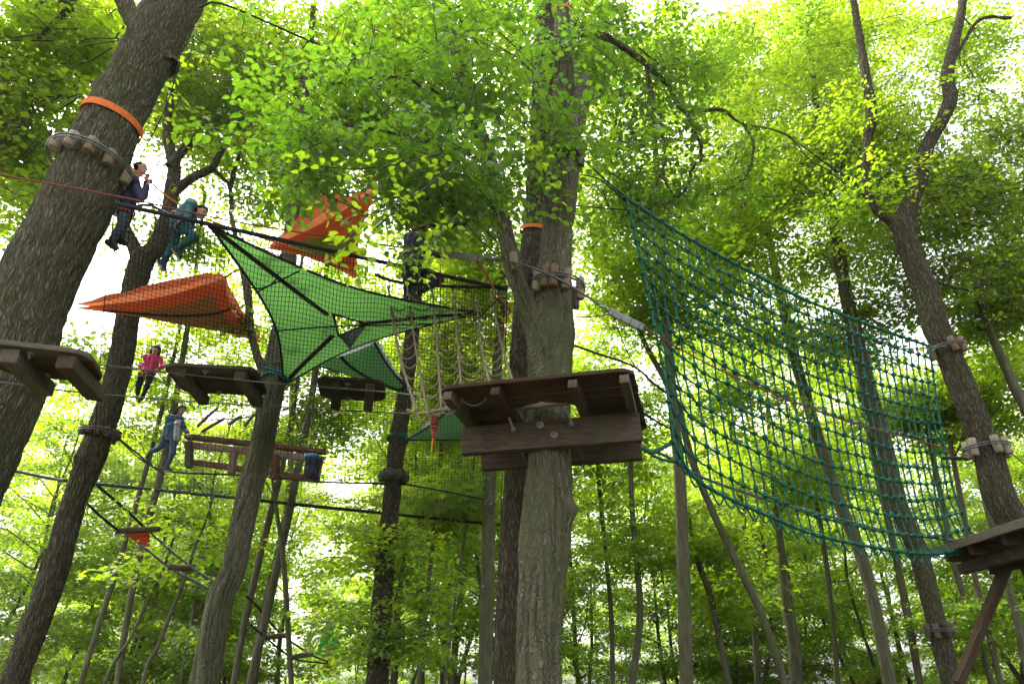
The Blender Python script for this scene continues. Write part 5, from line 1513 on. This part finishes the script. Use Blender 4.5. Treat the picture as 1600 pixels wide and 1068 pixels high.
rope('step_rope', 'near rope of the distant step bridge down to the green tent', 'rope', pxs((392, 975, 15), (416, 996, 15.6), (455, 1026, 17), (482, 1033, 18.5), (512, 1036, 20.8)), .020, 'rope_black')
for k, (x0, y0_, x1, y1_, Y, lb) in enumerate(((414, 995, 445, 992, 16.5, 'upper log rung of the distant step bridge'), (456, 1026, 487, 1021, 18.2, 'lower log rung of the distant step bridge'))):
    st = thing('step_rung', lb, 'step', at(x0, y0_, Y))
    obj('rung', tube(Geo(), smooth_line(pxs((x0, y0_, Y - .3), ((x0 + x1) / 2, (y0_ + y1_) / 2, Y), (x1, y1_, Y + .3)), 8), .06, 9), M['wood_grey'], st)
for k, (x0, y0_, x1, y1_, lb) in enumerate(((309, 665, 340, 637, 'hanging stick nearest the girl in the blue jacket'), (316, 674, 350, 654, 'longest hanging stick, over the middle of the timber frame'),
                                         (359, 662, 376, 650, 'short hanging stick left of the knotted hornbeam'), (383, 664, 398, 646, 'hanging stick touching the knotted hornbeam outline'))):
    st = thing('hanging_stick', lb, 'stick', at(x0, y0_, 13), 'sticks of the swinging bridge')
    p0, p1 = at(x0, y0_, 12.9), at(x1, y1_, 13.3)
    obj('stick', tube(Geo(), smooth_line([p0, (p0 + p1) / 2 + [0, 0, .01], p1], 8), .032, 8), M['wood'], st)
    obj('cord', tube(Geo(), np.array([p1, p1 + [0.1, .3, 1.3]]), .006, 4), M['rope_black'], st)
rope('handline', 'thin black line through the hanging sticks above the timber frame', 'rope', pxs((262, 648, 13.2), (300, 654, 13.2), (350, 655, 13.2), (400, 650, 13.2)), .011, 'rope_black')

# ================================================================== people
def remesh(name, blobs, mat, parent, vox=.012, smooth=4, wrinkle=0):
    """one continuous skin round tapered limbs: (p0, p1, r0, r1) or (centre, (rx, ry, rz))"""
    g = Geo()
    for b in blobs:
        if len(b) == 2: ball(g, b[0], b[1], 14, 10)
        else:
            p0, p1, r0, r1 = b
            p0, p1 = np.asarray(p0, float), np.asarray(p1, float)
            ball(g, p0, r0, 12, 8); ball(g, p1, r1, 12, 8)
            if np.linalg.norm(p1 - p0) > 1e-4:
                k = 4
                C = np.array([p0 + (p1 - p0) * i / k for i in range(k + 1)])
                tube(g, C, np.linspace(r0, r1, k + 1), 12)
    me = g.mesh('tmp', (0, 0, 0))
    o = bpy.data.objects.new('tmp', me); COL.objects.link(o)
    m = o.modifiers.new('r', 'REMESH'); m.mode = 'VOXEL'; m.voxel_size = vox; m.use_smooth_shade = True
    if smooth:
        m2 = o.modifiers.new('s', 'SMOOTH'); m2.factor = .5; m2.iterations = smooth
    dg = bpy.context.evaluated_depsgraph_get()
    me2 = bpy.data.meshes.new_from_object(o.evaluated_get(dg))
    bpy.data.objects.remove(o); bpy.data.meshes.remove(me)
    nV = len(me2.vertices)
    co = np.empty(nV * 3, np.float32); me2.vertices.foreach_get('co', co); co = co.reshape(-1, 3)
    if wrinkle:
        no = np.empty(nV * 3, np.float32); me2.vertices.foreach_get('normal', no); no = no.reshape(-1, 3)
        w = vnoise(co[:, 0] * 9 + co[:, 2] * 5 + 400, co[:, 2] * 16 + co[:, 1] * 9 + 400, 4, 97) - .5
        co = co + no * (w * wrinkle)[:, None]
    co = co - np.asarray(ORIG[parent.name], np.float32)
    me2.vertices.foreach_set('co', co.ravel().astype(np.float32)); me2.update()
    for p in me2.polygons: p.use_smooth = True
    me2.name = name; me2.materials.clear(); me2.materials.append(mat)
    ob = bpy.data.objects.new(name, me2); ob.parent = parent; link(ob)
    ORIG[ob.name] = ORIG[parent.name]
    return ob
def hand_blobs(wrist, tip_dir, palm_n, s, curl=.9):
    """palm, four unequal bent fingers and a side thumb"""
    d = nrm(tip_dir); n = nrm(np.asarray(palm_n, float) - d * np.dot(palm_n, d)); sd = np.cross(d, n)
    out = []
    pc = wrist + d * .045 * s
    for q in (-.024, 0, .024): out.append((wrist + sd * q * .6 * s, wrist + d * .082 * s + sd * q * s, .016 * s, .014 * s))
    for q, ln in zip((-.034, -.011, .012, .034), (.062, .074, .070, .055)):
        b = wrist + d * .085 * s + sd * q * s
        d1 = nrm(d + n * curl * .5); d2 = nrm(d * .5 + n * curl); d3 = nrm(d * (1 - curl) - d * .2 + n * curl)
        m1 = b + d1 * ln * .45 * s; m2 = m1 + d2 * ln * .32 * s; m3 = m2 + d3 * ln * .26 * s
        out += [(b, m1, .0105 * s, .0098 * s), (m1, m2, .0098 * s, .009 * s), (m2, m3, .009 * s, .008 * s)]
    b = wrist + d * .03 * s - sd * .032 * s
    m1 = b + nrm(d * .6 - sd * .8 + n * .3) * .036 * s; m2 = m1 + nrm(d * .9 - sd * .1 + n * .7) * .03 * s
    out += [(b, m1, .013 * s, .0115 * s), (m1, m2, .0115 * s, .0095 * s)]
    return out
def person(label, J, s, face, mats, hair='short', armc=1.0, harness=None, extra=None, up=None):
    """J: joint -> world point. face: looking direction"""
    base = np.array(min((J['ankL'], J['ankR']), key=lambda q: q[2])); base = base - [0, 0, .06]
    t = thing('person', label, 'person', base)
    f = nrm(face); hd = J['head']
    upv = nrm(hd - J['neck']) if up is None else nrm(up); upv = nrm(upv - f * np.dot(upv, f)); sd = np.cross(f, upv)
    hr = .098 * s
    sh = (J['shL'] + J['shR']) / 2; hp = (J['hipL'] + J['hipR']) / 2
    blobs = [(hd, (hr * .93, hr * .93, hr * 1.12)), (hd + f * hr * .25 - upv * hr * .75, hd + f * hr * .42 - upv * hr * .78, hr * .62, hr * .42),
             (hd + f * hr * .9 - upv * hr * .05, hd + f * hr * 1.10 - upv * hr * .35, hr * .10, hr * .16),
             (hd + f * hr * .72 - upv * hr * .72, hd + f * hr * .84 - upv * hr * .72, hr * .26, hr * .18),
             (hd - upv * hr * .7, J['neck'], hr * .55, hr * .52), (J['neck'], sh, hr * .55, hr * .62)]
    for q in (-1, 1): blobs.append((hd + sd * q * hr * .90 - upv * hr * .10, (hr * .16, hr * .16, hr * .28)))
    tor = [(J['shL'] * .85 + J['shR'] * .15, J['hipL'], .085 * s, .09 * s), (J['shR'] * .85 + J['shL'] * .15, J['hipR'], .085 * s, .09 * s),
           (sh, hp, .10 * s, .105 * s), (J['shL'], J['shR'], .07 * s, .07 * s), (J['hipL'], J['hipR'], .09 * s, .09 * s)]
    arms, legs = [], []
    for q in 'LR':
        arms += [(J['sh' + q], J['el' + q], .052 * s, .040 * s), (J['el' + q], J['ha' + q], .040 * s, .029 * s)]
        legs += [(J['hip' + q], J['kn' + q], .082 * s, .058 * s), (J['kn' + q], J['ank' + q], .056 * s, .038 * s)]
    hb = []
    for q in 'LR':
        d = nrm(J['ha' + q] - J['el' + q]); hb += hand_blobs(J['ha' + q], d, f * .6 + np.array([0, 0, -.5]), s * 1.0)
    body = remesh('body', blobs + tor + arms + legs + hb, M['skin'], t, vox=.0105 * s + .001, smooth=3)
    for q in (-1, 1):
        g = ball(Geo(), hd + f * hr * .86 + sd * q * hr * .36 + upv * hr * .02, hr * .13, 8, 6); obj('eye', g, M['eye'], t)
    grow = .016 * s
    if extra != 'bare':
        tb = [(a, b, r0 + grow, r1 + grow) for a, b, r0, r1 in tor]
        ab = []
        for a, b, r0, r1 in arms: ab.append((a, b if armc >= 1 else a + (b - a) * armc, r0 + grow * .9, r1 + grow * .9))
        for i in (1, 3): a, b, r0, r1 = ab[i]; ab[i] = (a, a + (b - a) * .90, r0, r1 + .006)
        remesh('jacket', tb + ab, M[mats[0]], t, vox=.013, smooth=4, wrinkle=.022)
    lb = [(J['hipL'], J['hipR'], .098 * s, .098 * s), (hp + (sh - hp) * .12, hp, .112 * s, .112 * s)]
    for a, b, r0, r1 in legs: lb.append((a, b, r0 + grow * .8, r1 + grow * .8))
    remesh('trousers', lb, M[mats[1]], t, vox=.013, smooth=4, wrinkle=.020)
    for q in 'LR':
        a, k, toe = J['ank' + q], J['kn' + q], J['toe' + q]
        dn = nrm(a - k); fw = nrm(toe - a)
        dn2 = nrm(dn - fw * np.dot(dn, fw))
        sole = a + dn2 * .050 * s
        sh_ = [(a, a + dn2 * .03 * s, .046 * s, .046 * s), (sole - fw * .045 * s, sole + fw * .14 * s, .040 * s, .036 * s), (a + fw * .02 * s, sole + fw * .12 * s, .042 * s, .034 * s)]
        so = remesh('shoe', sh_, M[mats[2]], t, vox=.010, smooth=3)
        sl = [(sole - fw * .05 * s + dn2 * .026 * s, sole + fw * .15 * s + dn2 * .026 * s, .030 * s, .028 * s), (sole + fw * .05 * s + dn2 * .026 * s, sole + fw * .11 * s + dn2 * .026 * s, .034 * s, .034 * s)]
        remesh('sole', sl, M[mats[3]], so, vox=.010, smooth=3)
    H = mats[4]
    hbk = [(hd - f * hr * .24 + upv * hr * .14, (hr * 1.06, hr * 1.06, hr * 1.10)), (hd + f * hr * .25 + upv * hr * .62, hd - f * hr * .3 + upv * hr * .5, hr * .55, hr * .72)]
    for q in (-1, 1): hbk.append((hd + sd * q * hr * .62 + upv * hr * .35, hd + sd * q * hr * .70 - f * hr * .25 - upv * hr * (.1 if hair == 'short' else .9), hr * .42, hr * .36))
    if hair == 'long':
        for q in (-1, -.4, .3, 1):
            e = hd - upv * hr * 2.6 - f * hr * .5 + sd * q * hr * 1.0
            hbk += [(hd - f * hr * .5 + sd * q * hr * .7, (hd + e) / 2 - f * hr * .35 + sd * q * hr * .25, hr * .55, hr * .46), ((hd + e) / 2 - f * hr * .35 + sd * q * hr * .25, e, hr * .46, hr * .22)]
    remesh('hair', hbk, M[H], t, vox=.009, smooth=3, wrinkle=.010)
    if harness:
        g = Geo()
        axh = nrm(sh - hp)
        P_, _, _ = ring_pts(hp + axh * .07 * s, axh, .155 * s, 24); g.add(*closed_tube(P_, .016 * s))
        obj('waist_belt', g, M[harness], t)
        for q in 'LR':
            ax = nrm(J['kn' + q] - J['hip' + q]); g = Geo()
            P_, _, _ = ring_pts(J['hip' + q] + ax * .12 * s, ax, .108 * s, 20); g.add(*closed_tube(P_, .015 * s))
            obj('leg_loop', g, M[harness], t)
    return t
def jt(Y, **k):
    return {a: at(v[0], v[1], Y + (v[2] if len(v) > 2 else 0)) for a, v in k.items()}
# boy by the thick oak, facing right
J = jt(7.25, head=(221, 263), neck=(213, 276), shL=(206, 284, -.14), shR=(209, 284, .14), elL=(221, 312, -.18), haL=(231, 289, -.1), elR=(226, 308, .18), haR=(229, 284, .1),
       hipL=(198, 324, -.09), hipR=(201, 322, .09), knL=(190, 350, -.1), knR=(196, 350, .1), ankL=(175, 376, -.08), ankR=(187, 372, .1), toeL=(192, 388, -.05), toeR=(205, 377, .12))
person('child in dark navy top and grey blue trousers standing beside the thick oak', J, .80, (1, -.1, -.05), ('navy', 'jeans_grey', 'shoe', 'shoe', 'hair'), harness='harness_red')
# boy bending over the rope in teal
J = jt(7.3, head=(315, 331), neck=(304, 323), shL=(297, 321, -.14), shR=(299, 319, .14), elL=(291, 343, -.20), haL=(297, 358, -.1), elR=(303, 342, .18), haR=(300, 356, .1),
       hipL=(277, 346, -.09), hipR=(279, 344, .09), knL=(303, 372, -.1), knR=(272, 380, .1), ankL=(279, 388, -.06), ankR=(256, 408, .1), toeL=(287, 400, -.05), toeR=(266, 424, .12))
person('child in teal jacket bending forward over the black rope beside the green tent', J, .78, (.85, -.25, -.45), ('teal', 'teal_dark', 'shoe', 'sole', 'hair'), harness='harness', up=(.5, 0, .85))
# girl in pink
J = jt(13.4, head=(244, 546), neck=(239, 556), shL=(248, 561, -.05), shR=(226, 558, .05), elL=(256, 572, -.1), haL=(247, 576, -.25), elR=(219, 571, 0), haR=(227, 579, -.2),
       hipL=(236, 583, -.03), hipR=(222, 583, .03), knL=(231, 600, -.08), knR=(217, 602, 0), ankL=(223, 619, 0), ankR=(215, 615, .05), toeL=(215, 625, -.1), toeR=(212, 620, -.15))
person('girl in bright pink top with long dark hair left of the second hanging platform', J, .85, (.35, -.8, -.35), ('pink', 'black_cloth', 'shoe', 'shoe', 'hair_brown'), hair='long', harness='harness')
# girl in the blue jacket
J = jt(13.6, head=(284, 640), neck=(278, 650), shL=(282, 655, -.10), shR=(264, 653, .08), elL=(290, 672, -.2), haL=(293, 677, -.3), elR=(258, 668, .05), haR=(274, 661, -.2),
       hipL=(272, 683, -.06), hipR=(260, 682, .06), knL=(270, 707, -.08), knR=(254, 696, .1), ankL=(261, 729, -.02), ankR=(237, 706, .15), toeL=(270, 732, -.05), toeR=(232, 715, .15))
T_ = person('girl in blue jacket and jeans stepping along a black rope beside the timber frame', J, .88, (.8, -.5, -.35), ('jacket_blue', 'jeans', 'shoe', 'sole', 'hair_brown'), hair='long')
remesh('shirt', [(at(279, 662, 13.45), at(277, 684, 13.42), .085, .075)], M['shirt_grey'], T_, vox=.012, smooth=4, wrinkle=.02)
# climber above the hemp net, half hidden by leaves
J = jt(8.9, head=(652, 352), neck=(648, 365), shL=(656, 374, -.15), shR=(638, 372, .15), elL=(668, 393, -.25), haL=(690, 400, -.3), elR=(634, 395, .2), haR=(648, 408, 0),
       hipL=(652, 420, -.09), hipR=(638, 420, .09), knL=(688, 436, -.15), knR=(637, 452, .1), ankL=(664, 452, -.05), ankR=(636, 487, .12), toeL=(647, 456, -.32), toeR=(650, 498, .05))
person('climber in dark clothes stepping onto the hemp net, half hidden by leaves', J, .95, (.8, -.2, -.4), ('navy', 'navy', 'shoe', 'sole', 'hair'), harness='harness')

# ================================================================== the nearest leaves of the hornbeam, one by one
leaf_me = []
for k in range(3):
    rg = np.random.RandomState(60 + k); g = Geo()
    leaves_from(np.zeros((1, 3)), np.array([[1.0, 0, 0]]), np.array([[rg.normal(0, .1), rg.normal(0, .15), 1.0]]), np.array([1.0]), .33 + .03 * k, g, True)
    me = g.mesh('leaf', smooth=False); me.materials.append(M['leaf']); leaf_me.append(me)
br = bpy.data.objects.new('leafy_branch', None); br.parent = T6; link(br); ORIG[br.name] = ORIG[T6.name]
rg = np.random.RandomState(8); cnt = 0
hang = [((705, 262, 5.7), (640, 310, 5.4), (575, 335, 5.2), (505, 345, 5.1)), ((690, 240, 5.6), (600, 260, 5.3), (520, 262, 5.2), (455, 250, 5.1)),
        ((575, 335, 5.2), (540, 380, 5.1), (528, 412, 5.1), (535, 452, 5.15)), ((720, 330, 5.8), (690, 365, 5.6), (665, 395, 5.5), (655, 432, 5.5)),
        ((800, 200, 6.3), (842, 240, 6.1), (872, 285, 6.0), (890, 300, 5.9)), ((640, 310, 5.4), (585, 360, 5.3), (570, 400, 5.25), (572, 440, 5.2))]
for hb in hang:
    C = smooth_line(pxs(*hb), 40)
    o = obj('twig', tube(Geo(), C, np.linspace(.011, .003, 40), 5, False), M['twig'], br)
    for q in range(49):
        i = int(rg.uniform(3, 39.9)); p = C[i] + rg.normal(0, .09, 3) * [1, 1, .6]
        d = nrm(np.array([rg.normal(0, 1), rg.normal(0, 1), -.35 + rg.normal(0, .25)]))
        up = nrm(np.array([rg.normal(0, .35), rg.normal(0, .35) - .15, 1.0]))
        Ml = Matrix.Translation(V3(p)) @ axes(d, up) @ Matrix.Scale(rg.uniform(.062, .105), 4)
        if cnt < 300:
            place('leaf', leaf_me[cnt % 3], Ml, br); cnt += 1
